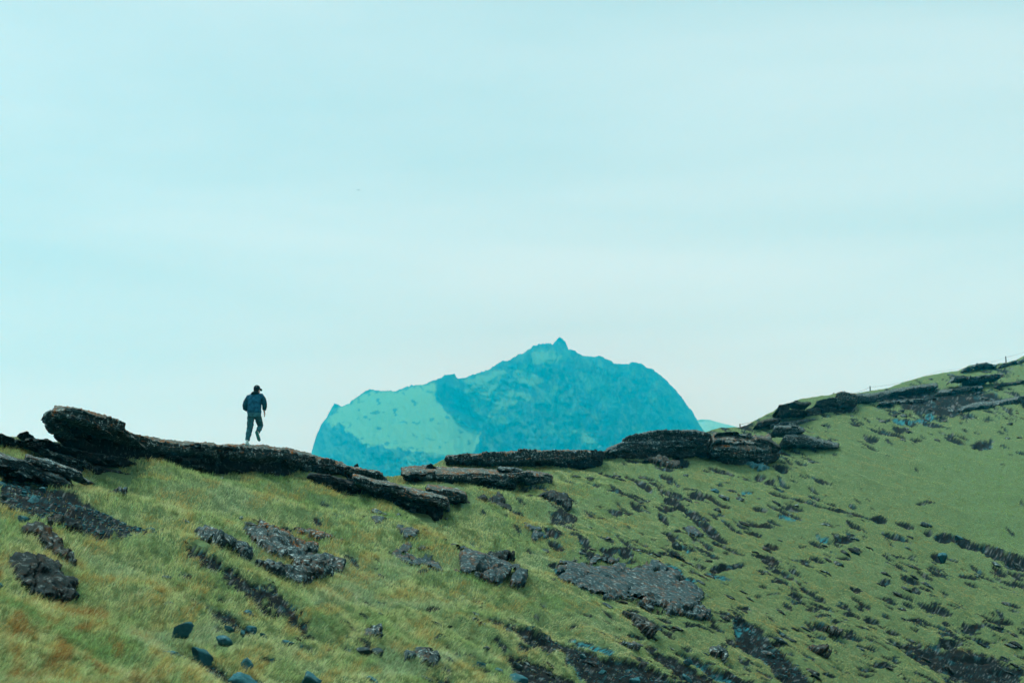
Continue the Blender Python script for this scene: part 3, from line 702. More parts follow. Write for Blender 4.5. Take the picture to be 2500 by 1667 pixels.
# ------------------------------------------------------------------ slabs bedded in the slope
slab('rock_slab', [(477, 1306), (533, 1327), (605, 1362), (606, 1386), (573, 1388), (533, 1380), (506, 1380), (477, 1354), (469, 1332)], 0.42, 'grey', 'pale lichened ridge-shaped rock at the left end of the big rubble patch', seed=1)
slab('rock_slab', [(586, 1305), (629, 1303), (714, 1336), (745, 1368), (715, 1378), (660, 1368), (622, 1352)], 0.24, 'grey', 'upper slab of the rubble patch with white specks', seed=2)
slab('rock_slab', [(613, 1383), (660, 1385), (759, 1412), (754, 1436), (724, 1441), (682, 1427), (639, 1418), (607, 1402)], 0.36, 'grey', 'lowest slab of the rubble patch with a knobbly pale edge', seed=3)
slab('rock_slab', [(690, 1374), (740, 1372), (815, 1408), (810, 1424), (760, 1420), (715, 1395)], 0.32, 'grey', 'slab at the right tip of the rubble patch', seed=4)
slab('rock_slab', [(620, 1270), (660, 1286), (700, 1298), (750, 1316), (783, 1325), (780, 1341), (735, 1342), (712, 1325), (650, 1308)], 0.30, 'cap', 'orange lichened slab with blunt dark end above the rubble patch', seed=5)
slab('rock_slab', [(715, 1282), (780, 1288), (830, 1303), (842, 1313), (830, 1317), (780, 1312), (735, 1298)], 0.18, 'cap', 'thin flat slab highest above the rubble patch', seed=6)
slab('rock_slab', [(745, 1345), (800, 1352), (842, 1378), (840, 1392), (815, 1388), (780, 1370)], 0.26, 'grey', 'small slab right of the rubble patch beside green grass', seed=7)
slab('rock_slab', [(955, 1345), (990, 1333), (1045, 1350), (1078, 1375), (1080, 1392), (1040, 1390), (1010, 1378), (985, 1362)], 0.10, 'gravel', 'low gravelly bare patch left of the blue-grey slab', seed=8, over=0.1)
slab('rock_slab', [(1075, 1330), (1110, 1345), (1150, 1350), (1200, 1368), (1235, 1388), (1262, 1405), (1281, 1425), (1275, 1438), (1262, 1441), (1235, 1428), (1195, 1425), (1160, 1415), (1125, 1398), (1121, 1388), (1115, 1370), (1095, 1350)], 0.34, 'gravel', 'blue-grey tilted slab with rounded undercut lower edge mid slope', seed=9)
slab('rock_slab', [(1188, 1350), (1225, 1355), (1255, 1370), (1258, 1378), (1225, 1375), (1200, 1366)], 0.36, 'dark', 'short black slab tucked behind the blue-grey tilted slab', seed=10)
slab('rock_slab', [(880, 1545), (905, 1540), (923, 1550), (922, 1568), (895, 1572), (880, 1560)], 0.30, 'grey', 'white-topped block above two pale boulders low on the slope', seed=11)
slab('rock_slab', [(977, 1607), (1000, 1603), (1050, 1615), (1064, 1630), (1050, 1640), (1015, 1625), (985, 1618)], 0.16, 'grey', 'flat pale slab near the lower edge right of two pale boulders', seed=12)
slab('rock_slab', [(1143, 1506), (1183, 1522), (1184, 1535), (1155, 1522)], 0.12, 'grey', 'thin grey slab left of the bare dark gully', seed=13)
slab('rock_slab', [(1355, 1378), (1400, 1360), (1440, 1362), (1500, 1375), (1560, 1388), (1600, 1385), (1640, 1398), (1690, 1430), (1720, 1465), (1700, 1475), (1735, 1505), (1712, 1517), (1660, 1497), (1630, 1495), (1580, 1475), (1540, 1455), (1480, 1450), (1420, 1440), (1370, 1415)], 0.22, 'gravel', 'largest bare blue-grey slab, gravelly with orange lichen, mid slope', seed=14, warp=6)
slab('rock_slab', [(1513, 1493), (1560, 1508), (1590, 1532), (1594, 1553), (1580, 1550), (1545, 1522)], 0.36, 'brown', 'narrow dark brown rock like a log below the largest bare slab', seed=15)
slab('rock_slab', [(1505, 1570), (1545, 1576), (1560, 1592), (1540, 1596), (1515, 1583)], 0.22, 'grey', 'small speckled slab below the log-like brown rock', seed=16)
slab('rock_slab', [(1728, 1582), (1750, 1578), (1774, 1600), (1768, 1612), (1750, 1603)], 0.32, 'grey', 'white-crested rock beside the bare streak near the lower edge', seed=17)
slab('rock_slab', [(20, 1360), (55, 1353), (100, 1363), (150, 1388), (158, 1405), (190, 1410), (194, 1437), (180, 1443), (120, 1443), (75, 1424), (40, 1398)], 0.22, 'dark', 'big black undercut rock in blurred grass at lower left', seed=18, over=0.9, lump=0.25)
slab('rock_slab', [(48, 1292), (75, 1288), (120, 1308), (165, 1343), (178, 1360), (190, 1377), (160, 1360), (110, 1337), (70, 1314)], 0.30, 'brown', 'dark brown tilted rock rib above the big black undercut rock', seed=19)
slab('rock_slab', [(109, 1272), (147, 1278), (150, 1290), (120, 1288)], 0.20, 'dark', 'small dark slab in the lower scree, uphill of its twin', seed=20)
slab('rock_slab', [(149, 1288), (180, 1292), (200, 1308), (196, 1314), (165, 1304)], 0.24, 'dark', 'elongated dark slab at the lower edge of the scree', seed=21)
slab('rock_slab', [(2008, 1533), (2030, 1538), (2048, 1550), (2044, 1556), (2020, 1546)], 0.42, 'brown', 'dark brown rock knob among turf hollows', seed=22)
slab('rock_slab', [(1974, 1578), (2000, 1586), (2022, 1602), (2016, 1608), (1990, 1595)], 0.42, 'brown', 'slim brown rock in pale grass below the brown knob', seed=23)
slab('rock_slab', [(1668, 1284), (1690, 1284), (1716, 1306), (1700, 1311), (1672, 1305)], 0.22, 'gravel', 'pale grey flat rock among dark turf ridges', seed=24)
slab('rock_slab', [(1312, 1215), (1340, 1214), (1372, 1222), (1394, 1248), (1382, 1254), (1350, 1236)], 0.34, 'dark', 'dark split rock on open grass below the skyline ledge', seed=25)
slab('rock_slab', [(1180, 1222), (1215, 1218), (1242, 1240), (1240, 1256), (1215, 1248)], 0.34, 'dark', 'dark rock right of the black footing, half sunk in grass', seed=26)
slab('rock_slab', [(1150, 1232), (1172, 1228), (1184, 1248), (1172, 1250)], 0.30, 'dark', 'small dark rock hugging the black footing', seed=27)
slab('rock_slab', [(1268, 1292), (1300, 1302), (1340, 1315), (1330, 1322), (1285, 1316)], 0.14, 'gravel', 'low white-flecked stone strip on the open grass', seed=28)
slab('rock_slab', [(255, 1192), (285, 1200), (310, 1212), (306, 1222), (280, 1216), (262, 1206)], 0.20, 'grey', 'white lichened flat rock in grass below the nose', seed=29)
slab('rock_slab', [(1580, 1124), (1640, 1130), (1672, 1138), (1640, 1146), (1590, 1140)], 0.4, 'brown', 'brown bed showing through turf below the flat-topped outcrop', seed=30)
slab('rock_slab', [(900, 1275), (930, 1278), (940, 1290), (915, 1292)], 0.12, 'gravel', 'small flat blue-grey rock alone in mid slope grass', seed=31)
slab('rock_slab', [(945, 1262), (975, 1266), (990, 1278), (965, 1282)], 0.16, 'gravel', 'low dark rock in grass below the blunt black overhang', seed=32)
slab('rock_slab', [(960, 1300), (990, 1305), (1015, 1325), (995, 1335), (970, 1318)], 0.14, 'gravel', 'broken low rocks above the gravelly bare patch', seed=33)
slab('rock_slab', [(1810, 1132), (1850, 1136), (1880, 1146), (1865, 1153), (1830, 1146)], 0.28, 'teal', 'blue-green wet ledge under the thick overhanging block', seed=34)

# ------------------------------------------------------------------ loose stones
MARKS = [('the largest bare slab', 1550, 1440), ('the log-like brown rock', 1555, 1522), ('the pale grey flat rock', 1692, 1297), ('the angular blue-green standing stone', 1745, 1197), ('the thick overhanging block', 1810, 1110),
         ('the trench', 2130, 1268), ('the trench end', 2440, 1355), ('the brown rock knob', 2028, 1545), ('the slim brown rock', 1998, 1592), ('the white-crested rock', 1750, 1594), ('the dark split rock', 1350, 1235),
         ('the fence post on the crest', 2125, 960), ('the small dark cliff', 2045, 990), ('the bluish broken ledge', 2430, 990), ('the blue-grey tilted slab', 1180, 1390), ('the rubble patch', 700, 1370), ('the two pale boulders', 905, 1590),
         ('the flat pale slab', 1020, 1620), ('the smooth blue boulder', 1172, 1622), ('the big flat blue-green stone', 420, 1600), ('the blunt black overhang', 1040, 1250), ('the flat-topped outcrop', 1600, 1090), ('the lower right picture corner', 2450, 1640),
         ('the triangular bluish rock', 2300, 1358), ('the wet blue streaks', 1815, 1530), ('the gully floor', 1480, 1620), ('the gravelly bare patch', 1015, 1362), ('the low dark stone in grass', 700, 1568), ('the smooth grassy bowl', 2300, 1160)]
SCREE_MARKS = [('the largest blue-green boulder', 88, 1222), ('the picture edge', 0, 1215), ('the scree tip boulder', 332, 1318), ('the dark tilted boulder', 243, 1300), ('the elongated dark slab', 175, 1300), ('the bare earth strip', 200, 1225), ('the pale rounded bar', 90, 1170), ('the small dark slab', 130, 1281)]
def place_label(what, x, v, marks):
    nm, mx_, mv_ = min(marks, key=lambda m: math.hypot(m[1] - x, (m[2] - v) * 1.6))
    dx, dv = x - mx_, (v - mv_) * 1.6
    near = 'close ' if math.hypot(dx, dv) < 60 and abs(dx) <= abs(dv) else ''
    side = (near + ('above' if dv < 0 else 'below')) if abs(dv) > abs(dx) else ('just left of' if dx < 0 else 'just right of') if abs(dx) < 70 else ('left of' if dx < 0 else 'right of')
    return '%s %s %s' % (what, side, nm)
LOOK = {'dark': 'black', 'brown': 'dark brown', 'gravel': 'blue-grey', 'grey': 'pale speckled', 'teal': 'blue-green', 'cap': 'lichened'}
ST = [(69, 107, 1209, 1236, 'teal', 'largest blue-green boulder in the scree', 22), (94, 113, 1186, 1201, 'teal', 'blue-grey boulder in the scree just below the pale rounded bar', 10),
      (-6, 15, 1172, 1190, 'teal', 'blue-grey boulder at the picture edge at the head of the scree', 0), (43, 72, 1257, 1276, 'teal', 'smooth blue-green boulder sitting in grass below the scree', 8),
      (315, 350, 1304, 1333, 'teal', 'dark blue-green boulder at the lower tip of the scree', 30), (288, 307, 1294, 1308, 'teal', 'round blue boulder just uphill of the scree tip boulder', 10),
      (231, 256, 1288, 1311, 'teal', 'dark tilted boulder on pale bare rock in the lower scree', 40), (151, 170, 1275, 1290, 'teal', 'blue boulder between the two small dark scree slabs', 20),
      (356, 382, 1284, 1302, 'teal', 'blue-green stone where the bare earth strip ends', 30), (420, 470, 1512, 1554, 'teal', 'long dark blue stone lying downslope, lower left', 40),
      (384, 458, 1584, 1619, 'teal', 'big flat blue-green stone in blurred lower left grass', 16), (462, 522, 1578, 1618, 'teal', 'tilted blue-green stone with pale upper edge beside the big flat one', 32),
      (589, 619, 1600, 1637, 'teal', 'pointed blue-green stone right of the bare gully at the bottom', 55), (560, 632, 1640, 1680, 'teal', 'broad blue-green boulder cut by the lower picture edge', 20),
      (735, 784, 1640, 1680, 'teal', 'blue-grey boulder with white tip cut by the lower edge', 35), (592, 619, 1486, 1504, 'teal', 'light blue-green stone in the upper bare streak', 20),
      (600, 627, 1523, 1546, 'teal', 'pale oval blue-green stone below the upper bare streak', 35), (546, 574, 1526, 1541, 'teal', 'thin pale blue stone above a long dark one', 25),
      (586, 598, 1534, 1552, 'teal', 'small upright dark blue stone beside the pale oval one', 60), (634, 651, 1542, 1560, 'teal', 'dark blocky stone right of the pale oval one', 10),
      (685, 718, 1560, 1576, 'teal', 'low dark stone alone in grass, lower left of centre', 8), (525, 569, 1547, 1576, 'teal', 'long dark blade-like stone lying downslope', 35),
      (870, 908, 1576, 1601, 'grey', 'left one of the two pale boulders low on the slope', 10), (906, 937, 1577, 1605, 'grey', 'right one of the two pale boulders low on the slope', 10),
      (1160, 1186, 1611, 1635, 'teal', 'smooth blue boulder near the bottom with a dark companion downslope', 40), (1208, 1231, 1629, 1643, 'teal', 'low blue stone just right of the smooth blue boulder', 20),
      (1240, 1290, 1640, 1680, 'teal', 'cluster-like blue rock at the bottom edge right of the low blue stone', 20), (886, 928, 1649, 1680, 'teal', 'dark blue rock at the bottom edge below the flat pale slab', 30),
      (1172, 1197, 1574, 1596, 'grey', 'pale knobbly stone in grass above the smooth blue boulder', 20), (1250, 1278, 1615, 1634, 'grey', 'white-tipped grey stone above the blue rock at the bottom', 20),
      (1416, 1432, 1593, 1607, 'teal', 'blue-green stone on the bare gully floor', 20), (1462, 1480, 1632, 1646, 'teal', 'blue stone lower on the bare gully floor', 20),
      (1536, 1562, 1648, 1675, 'teal', 'blue-green block at the bottom edge on the gully floor', 20), (1664, 1690, 1640, 1668, 'teal', 'dark teal boulder on the right bank of the gully', 20),
      (1668, 1690, 1605, 1622, 'teal', 'dark blue stone at the head of the wet streak', 15), (1735, 1756, 1190, 1203, 'teal', 'angular blue-green stone standing in turf below the flat-topped outcrop', 0),
      (1412, 1436, 1346, 1360, 'grey', 'grey stone in turf above the largest bare slab', 20), (1640, 1665, 1320, 1345, 'gravel', 'round grey boulder below the pale grey flat rock', 10),
      (535, 546, 1162, 1180, 'grey', 'small pale stone in grass right under the person', 70), (400, 430, 1240, 1250, 'grey', 'pale stone in mid grass below the dark ledge', 25),
      (594, 628, 1272, 1293, 'brown', 'brown boulder at the upper end of the orange slab', 10), (584, 594, 1258, 1270, 'grey', 'small white-topped stone uphill of the brown boulder', 10),
      (434, 448, 1162, 1175, 'brown', 'tiny dark triangular rock in grass under the dark ledge', 40), (864, 876, 1129, 1146, 'dark', 'small dark knob on the ridge silhouetted against the mountain', 0),
      (22, 40, 1152, 1163, 'grey', 'white-flecked stone under the pale rounded bar', 10), (46, 58, 1151, 1161, 'brown', 'small round brown stone under the pale rounded bar', 0),
      (196, 216, 1612, 1625, 'teal', 'small dark blue stone alone in blurred foreground grass', 20), (-8, 10, 1420, 1436, 'teal', 'dark blue stone at the picture edge beside rust-coloured grass', 0),
      (1092, 1104, 1524, 1532, 'dark', 'tiny dark stone below a black burrow hole', 10), (2288, 2312, 1345, 1372, 'teal', 'dark triangular bluish rock in the hummocks under the trench', 40),
      (2330, 2352, 1305, 1318, 'teal', 'blue-grey stone showing in the trench wall', 20), (922, 938, 1494, 1503, 'grey', 'small white stone on open green grass', 25),
      (166, 190, 994, 1002, 'dark', 'small loose rock resting on the lichened nose', 0), (500, 530, 1398, 1412, 'teal', 'flat blue stone at the start of the upper bare streak', 35),
      (446, 505, 1358, 1392, 'teal', 'slanting pale blue slab-like stone left of the rubble patch', 34)]
for i, (x0, x1, v0, v1, mt, lb, tl) in enumerate(ST):
    boulder(x0, x1, v0, v1, mt, lb, 100 + i, tl)
SC = [(19, 41, 1231, 1248), (146, 160, 1225, 1236), (233, 250, 1256, 1269), (134, 154, 1233, 1248), (160, 176, 1240, 1254), (178, 192, 1258, 1272), (196, 210, 1250, 1262), (52, 66, 1196, 1208), (30, 46, 1200, 1214), (118, 130, 1212, 1224),
      (206, 220, 1266, 1276), (170, 184, 1236, 1247), (2, 18, 1204, 1220), (60, 74, 1186, 1196), (264, 276, 1266, 1278), (220, 232, 1280, 1290), (190, 205, 1278, 1290), (110, 124, 1240, 1252), (84, 96, 1252, 1262), (262, 280, 1290, 1300), (279, 292, 1303, 1313), (100, 112, 1168, 1176)]
for i, (x0, x1, v0, v1) in enumerate(SC):
    mt = 'teal' if i % 4 else 'grey'
    boulder(x0, x1, v0, v1, mt, place_label('small %s scree stone' % LOOK[mt], (x0 + x1) / 2, (v0 + v1) / 2, SCREE_MARKS), 300 + i, 15 + (i * 37) % 40, 'small stones in the scree')
r = random.Random(5)
# low dark ledges poking out of the turf, lying along the beds
LEDGE_SHAPES = []
for i in range(14):
    q, f = stone_shape(900 + i, ICO2, 12)
    LEDGE_SHAPES.append((q, f))
def ledges(n, zone, dens, seed, group, lmin, lmax):
    rr = random.Random(seed); k = 0; tries = 0
    while k < n and tries < n * 40:
        tries += 1
        x = rr.uniform(zone[0], zone[1]); v = rr.uniform(zone[2], zone[3])
        if v < np.interp(x, xs, vr) + 10 or dens(x, v) < rr.random(): continue
        ri, cj = surf_idx(x, v)
        if bil(rockm, np.array([ri]), np.array([cj]))[0] > 0.3: continue
        b = surf(x, v); m = float(b @ CF) / FPX
        Lp = rr.uniform(lmin, lmax); tp = Lp * rr.uniform(0.16, 0.3)
        q, f = LEDGE_SHAPES[rr.randrange(14)]
        along = surf(x + 9 * math.cos(math.radians(24)), v + 9 * math.sin(math.radians(24))) - b; along /= np.linalg.norm(along)
        upn = surf_n(x, v) * 0.5 + np.array([0, 0, 0.5]); upn -= along * (upn @ along); upn /= np.linalg.norm(upn); sd = np.cross(upn, along)
        ang = rr.gauss(0, 0.2); al2 = along * math.cos(ang) + sd * math.sin(ang); sd = np.cross(upn, al2)
        pos = np.outer(q[:, 0] * Lp * m / 2, al2) + np.outer(q[:, 1] * Lp * m * 0.35, sd) + np.outer(q[:, 2] * tp * m * 0.8, upn)
        mt = rr.choice(['dark', 'dark', 'brown', 'gravel', 'grey'])
        o = mesh_obj('rock_ledge', pos, f, M[mt], smooth=False)
        label = place_label('%s %s rock ledge in turf' % ('long' if Lp > lmin + 0.66 * (lmax - lmin) else 'tiny' if Lp < lmin + 0.3 * (lmax - lmin) else 'short', LOOK[mt]), x, v, MARKS)
        o.location = b + upn * tp * m * 0.1
        tag(o, label, 'rock', group); k += 1
ledges(150, (1300, 2530, 1080, 1675), lambda x, v: (0.9 if fbm2(np.array([x * 0.009]), np.array([v * 0.02]), 55.0, 2)[0] > 0.0 else 0.2) * (0.04 if (x > 2020 and v < 1215 + (x - 2000) * 0.26) else 1), 41, 'low rock ledges in the turf', 12, 40)
ledges(50, (1950, 2530, 890, 1080), lambda x, v: 0.9 if v < 1040 - (x - 2100) * 0.02 else 0.25, 42, 'low rock ledges in the turf', 10, 30)
ledges(85, (380, 1320, 1230, 1670), lambda x, v: 0.8 if fbm2(np.array([x * 0.01]), np.array([v * 0.02]), 65.0, 2)[0] > -0.1 else 0.15, 43, 'low rock ledges in the turf', 9, 36)
# gravel of the scree bands and gullies: too small to count
pv, pf = [], []
PEB_SHAPES = [stone_shape(i, ICO1, 4) for i in range(12)]; pcount = 0
def pebbles(poly, n, smin, smax, rr):
    P_ = np.array(poly); k = 0
    global pv, pf, pcount
    while k < n:
        x = rr.uniform(P_[:, 0].min(), P_[:, 0].max()); v = rr.uniform(P_[:, 1].min(), P_[:, 1].max())
        k += 1
        if psdf(np.array([x]), np.array([v]), poly)[0] < -3: continue
        b = surf(np.array([x]), np.array([v]))[0]; m = (b @ CF) / FPX
        s = rr.uniform(smin, smax) ** 1.0 * m / 2
        q, f = PEB_SHAPES[rr.randrange(12)]
        a = rr.uniform(0, 6.28); R = np.array([[math.cos(a), -math.sin(a), 0], [math.sin(a), math.cos(a), 0], [0, 0, 1]])
        q = (q * np.array([1.3, 0.9, 0.65]) * s) @ R.T + b + np.array([0, 0, 0.3 * s])
        pf.append(f + pcount); pv.append(q); pcount += len(q)
pebbles(SCREE[0], 1300, 3, 10, r)
for p, n in (([(1300, 1540), (1360, 1545), (1420, 1570), (1470, 1605), (1530, 1615), (1600, 1640), (1660, 1680), (1480, 1690), (1430, 1640), (1360, 1580)], 300), ([(1790, 1508), (1850, 1530), (1900, 1580), (1960, 1640), (1990, 1680), (1920, 1680), (1850, 1600), (1800, 1560)], 160),
             ([(443, 1366), (512, 1402), (560, 1424), (613, 1450), (650, 1492), (690, 1520), (640, 1500), (590, 1462), (520, 1424), (450, 1385)], 90), ([(432, 1439), (500, 1475), (560, 1500), (600, 1525), (640, 1550), (600, 1545), (540, 1518), (470, 1475)], 80),
             ([(1668, 1585), (1690, 1590), (1750, 1630), (1800, 1655), (1830, 1680), (1750, 1655), (1700, 1615)], 70), ([(1175, 1505), (1215, 1500), (1240, 1520), (1290, 1530), (1350, 1560), (1350, 1600), (1290, 1570), (1240, 1545)], 90),
             ([(450, 1560), (530, 1600), (620, 1667), (560, 1680), (500, 1630), (440, 1590)], 60), ([(1355, 1378), (1440, 1362), (1560, 1388), (1640, 1398), (1720, 1465), (1712, 1517), (1580, 1475), (1420, 1440)], 220)):
    pebbles(p, n * 2, 2, 7, r)
peb = mesh_obj('scree_gravel', np.concatenate(pv), np.concatenate(pf), M['teal'])
tag(peb, 'fine blue-grey gravel and chips strewn over the bare streaks', 'gravel', kind='stuff')

# ------------------------------------------------------------------ hillside mesh with its ground colours
front = []
for v in (1760, 1800, 1860, 1950, 2080):
    front.append(P(xs, np.full(NC, float(v)), 1.0 / invd(xs, np.full(NC, float(v)))))
f0 = front[-1]; az = f0[:, :2] / np.linalg.norm(f0[:, :2], axis=1)[:, None]; rr0 = np.linalg.norm(f0[:, :2], axis=1)
for q in (0.75, 0.5, 0.28, 0.12, 0.02):
    rad = 1.0 + (rr0 - 1.0) * q
    z = f0[:, 2] * q + (-1.7) * (1 - q) - 1.2 * q * (1 - q)
    front.append(np.concatenate([az * rad[:, None], z[:, None]], 1))
rt = G[0]; azr = rt[:, :2] / np.linalg.norm(rt[:, :2], axis=1)[:, None]
backr = []
for s_, dz in ((120, -60.5), (70, -28), (40, -12), (24, -5), (14, -1.6), (8, -0.7), (4, -0.35), (2, -0.2), (0.8, -0.08)):
    backr.append(np.concatenate([rt[:, :2] + azr * s_, (rt[:, 2] + np.maximum(dz, -62 - rt[:, 2]) if s_ > 60 else rt[:, 2] + dz)[:, None]], 1))
ALL = np.concatenate([np.array(backr), G, np.array(front)])
nb_, nf_ = len(backr), len(front)
def pad(A): return np.concatenate([np.repeat(A[:1], nb_, 0), A, np.repeat(A[-1:], nf_, 0)])
base_c = np.zeros(G.shape) + np.array([0.11, 0.18, 0.08])
sn = fbm2(X2 * 0.05, V2 * 0.12, 5.0, 3)
soil_shade_c = np.array([0.010, 0.017, 0.019]) + sstep(0.2, 0.5, sn)[..., None] * np.array([0.012, 0.003, -0.003])  # earth tone, also the painted shade of hollows, trench and streaks
ws = fbm2(u_s * 0.022, w_s * 0.22, 71.0, 4)
soil_shade_c = soil_shade_c + (sstep(0.25, 0.5, ws) * sstep(-0.1, 0.3, sn))[..., None] * np.array([0.008, 0.075, 0.09]) + (sstep(0.42, 0.6, fbm2(u_s * 0.05, w_s * 0.3, 81.0, 4)))[..., None] * np.array([0.10, 0.12, 0.12])
k = sstep(0.12, 0.5, soil)[..., None]; base_c = base_c * (1 - k) + soil_shade_c * k
k = np.clip(wet, 0, 1)[..., None] * sstep(-0.15, 0.2, fbm2(X2 * 0.10 - V2 * 0.16, V2 * 0.55, 3.0, 3))[..., None]; base_c = base_c * (1 - k) + np.array([0.03, 0.21, 0.25]) * k
colg = np.clip(pad(base_c), 0.003, 1).reshape(-1, 3)
M['hillside'] = attr_mat('hillside_turf', 9.0, 0.55, 0.9, 0.08)
hill = mesh_obj('hillside', ALL.reshape(-1, 3), grid_faces(ALL.shape[0], NC, True), M['hillside'], cols=colg)
tag(hill, kind='structure')

# valley floor out to the horizon
M['valley'] = simple('valley_ground', (0.06, 0.09, 0.05), 0.95, 0.4, 0.01)
gx_ = np.linspace(-2400, 2400, 25); gy_ = np.linspace(-500, 5000, 29)
GX_, GY_ = np.meshgrid(gx_, gy_)
ground = mesh_obj('ground', np.stack([GX_, GY_, 0 * GX_ - 62 + 1.0 * noise2(GX_ * 0.004, GY_ * 0.004)], -1).reshape(-1, 3), grid_faces(29, 25), M['valley'])
tag(ground, kind='structure')

# ------------------------------------------------------------------ grass
def grass_mat():
    m = bpy.data.materials.new('grass_blades'); m.use_nodes = True
    nt = m.node_tree; nt.nodes.clear()
    out = nd(nt, 'ShaderNodeOutputMaterial')
    a = nd(nt, 'ShaderNodeAttribute', attribute_name='col')
    d = nd(nt, 'ShaderNodeBsdfDiffuse'); t = nd(nt, 'ShaderNodeBsdfTranslucent')
    nt.links.new(a.outputs['Color'], d.inputs[0]); nt.links.new(a.outputs['Color'], t.inputs[0])
    mx = nd(nt, 'ShaderNodeMixShader'); mx.inputs[0].default_value = 0.3
    nt.links.new(d.outputs[0], mx.inputs[1]); nt.links.new(t.outputs[0], mx.inputs[2]); nt.links.new(mx.outputs[0], out.inputs[0])
    return m
M['grass'] = grass_mat()
NCL = 150000                                              # tussock centres, each with several blades
cx_ = rng.uniform(-90, 2590, NCL); cvr = np.interp(cx_, xs, vr)
cv_ = cvr + rng.random(NCL) * (VB - 4 - cvr)
cd_ = 1.0 / invd(cx_, cv_)
keepc = rng.random(NCL) < np.clip(0.45 + cd_ / 110, 0, 1)
cx_, cv_, cd_ = cx_[keepc], cv_[keepc], cd_[keepc]
cid = np.repeat(np.arange(len(cx_)), 6)
gx = cx_[cid] + rng.normal(0, 1, len(cid)) * (0.10 * FPX / cd_[cid]); gv = cv_[cid] + rng.normal(0, 1, len(cid)) * (0.035 * FPX / cd_[cid])
ok = (gv > np.interp(gx, xs, vr)) & (gv < VB - 2) & (gx > -100) & (gx < 2600)
gx, gv, cid = gx[ok], gv[ok], cid[ok]
rI, cI = surf_idx(gx, gv)
g_soil_shade = bil(soil, rI, cI); grock = bil(rockm, rI, cI); gwet = bil(wet, rI, cI)
n = len(gx)
keepp = (rng.random(n) > sstep(0.2, 0.7, g_soil_shade) * 0.96) & (grock < 0.4) & (rng.random(n) > sstep(0.1, 0.5, gwet) * 0.99)
gx, gv, cid, g_soil_shade, rI, cI = gx[keepp], gv[keepp], cid[keepp], g_soil_shade[keepp], rI[keepp], cI[keepp]
gpos = bil(G, rI, cI); gn_ = bil(N2, rI, cI); gd = gpos @ CF
n = len(gx)
dirv = surf(gx + 8, gv + 4.0) - gpos
up = gn_ * 0.6 + np.array([0, 0, 0.5]); up /= np.linalg.norm(up, axis=1)[:, None]
dirv -= up * (dirv * up).sum(1)[:, None]; dirv /= np.linalg.norm(dirv, axis=1)[:, None] + 1e-9
side = np.cross(up, dirv)
ja = rng.normal(0, 0.55, n) + rng.normal(0, 0.35, len(cx_))[cid] + 0.6 * noise2(gpos[:, 0] * 0.35, gpos[:, 1] * 0.35, 3.0)
ax = dirv * np.cos(ja)[:, None] + side * np.sin(ja)[:, None]
gl = rng.uniform(0.06, 0.175, n) * rng.uniform(0.65, 1.3, len(cx_))[cid] * (1 - 0.4 * np.clip(g_soil_shade, 0, 1)) * (1 + 0.3 * noise2(gpos[:, 0] * 0.8, gpos[:, 1] * 0.8, 6.0)) * (1 - 0.5 * sstep(1150, 1650, gx))
gl *= 0.5 + 0.5 * sstep(0, 12, gv - np.interp(gx, xs, vr))
ln = rng.uniform(0.35, 1.15, n) + 0.35 * sstep(1150, 1650, gx)
wd = np.maximum(0.006, gd / FPX * 2.44 * 0.34) * rng.uniform(0.7, 1.3, n)
wa = rng.uniform(-0.9, 0.9, n)
wv = np.stack([np.cos(wa), np.sin(wa), np.zeros(n)], 1) * wd[:, None] * 0.5
root = gpos - up * 0.015
midp = root + up * (gl * (0.55 - 0.12 * ln))[:, None] + ax * (gl * 0.22 * ln)[:, None]
tip = root + up * (gl * (1.0 - 0.45 * ln))[:, None] + ax * (gl * 0.85 * ln)[:, None]
BV = np.stack([root - wv, root + wv, midp - wv * 0.8, midp + wv * 0.8, tip], 1).reshape(-1, 3)
b0 = (np.arange(n) * 5)[:, None]
BF = np.concatenate([b0 + np.array([0, 1, 3]), b0 + np.array([0, 3, 2]), b0 + np.array([2, 3, 4])])
PALE = np.array([0.63, 0.68, 0.32]); GREEN = np.array([0.26, 0.42, 0.155]); OCH = np.array([0.50, 0.37, 0.12]); LUSH = np.array([0.17, 0.33, 0.10]); RUST = np.array([0.33, 0.17, 0.05]); MINT = np.array([0.42, 0.56, 0.36])
n1 = fbm2(gx * 0.006 - gv * 0.004, gv * 0.016, 1.0, 4); n2 = fbm2(gpos[:, 0] * 0.7, gpos[:, 1] * 0.45, 2.0, 4); n3 = fbm2(gx * 0.012, gv * 0.026, 12.0, 4)
m_ = np.clip(0.60 + 0.5 * n1 + 0.65 * n2 + rng.normal(0, 0.18, n), 0, 1)[:, None]
gc = GREEN * (1 - m_) + PALE * m_
def u_of(x, v): return x * math.cos(math.radians(24)) + v * math.sin(math.radians(24))
def w_of(x, v): return -x * math.sin(math.radians(24)) + v * math.cos(math.radians(24))
def blend(c, k): return gc * (1 - k[:, None]) + c * k[:, None]
gc = blend(np.array([0.12, 0.19, 0.07]), 0.85 * sstep(-0.02, 0.38, fbm2(u_of(gx, gv) * 0.03, w_of(gx, gv) * 0.10, 61.0, 4)))
gc = blend(MINT, 0.5 * sstep(0.1, 0.6, fbm2(gx * 0.004, gv * 0.012, 15.0, 2)))
ledge = sstep(0, 1, 1 - np.abs(gv - (1160 + np.clip(gx - 350, 0, 900) * 0.12)) / 45.0) * sstep(320, 380, gx) * sstep(1300, 1100, gx)
gc = blend(LUSH, 0.5 * ledge * (rng.random(n) < 0.85))
bowl = sstep(2150, 2450, gx) * sstep(1020, 1120, gv) * sstep(1380, 1290, gv - (gx - 2400) * 0.3)
gc = blend(LUSH * 1.35, 0.72 * bowl)
gc = blend(OCH, np.clip(0.95 * sstep(0.06, 0.55, n3 + 0.35 * n2), 0, 0.8) * (1 - bowl) * (rng.random(n) < 0.7))
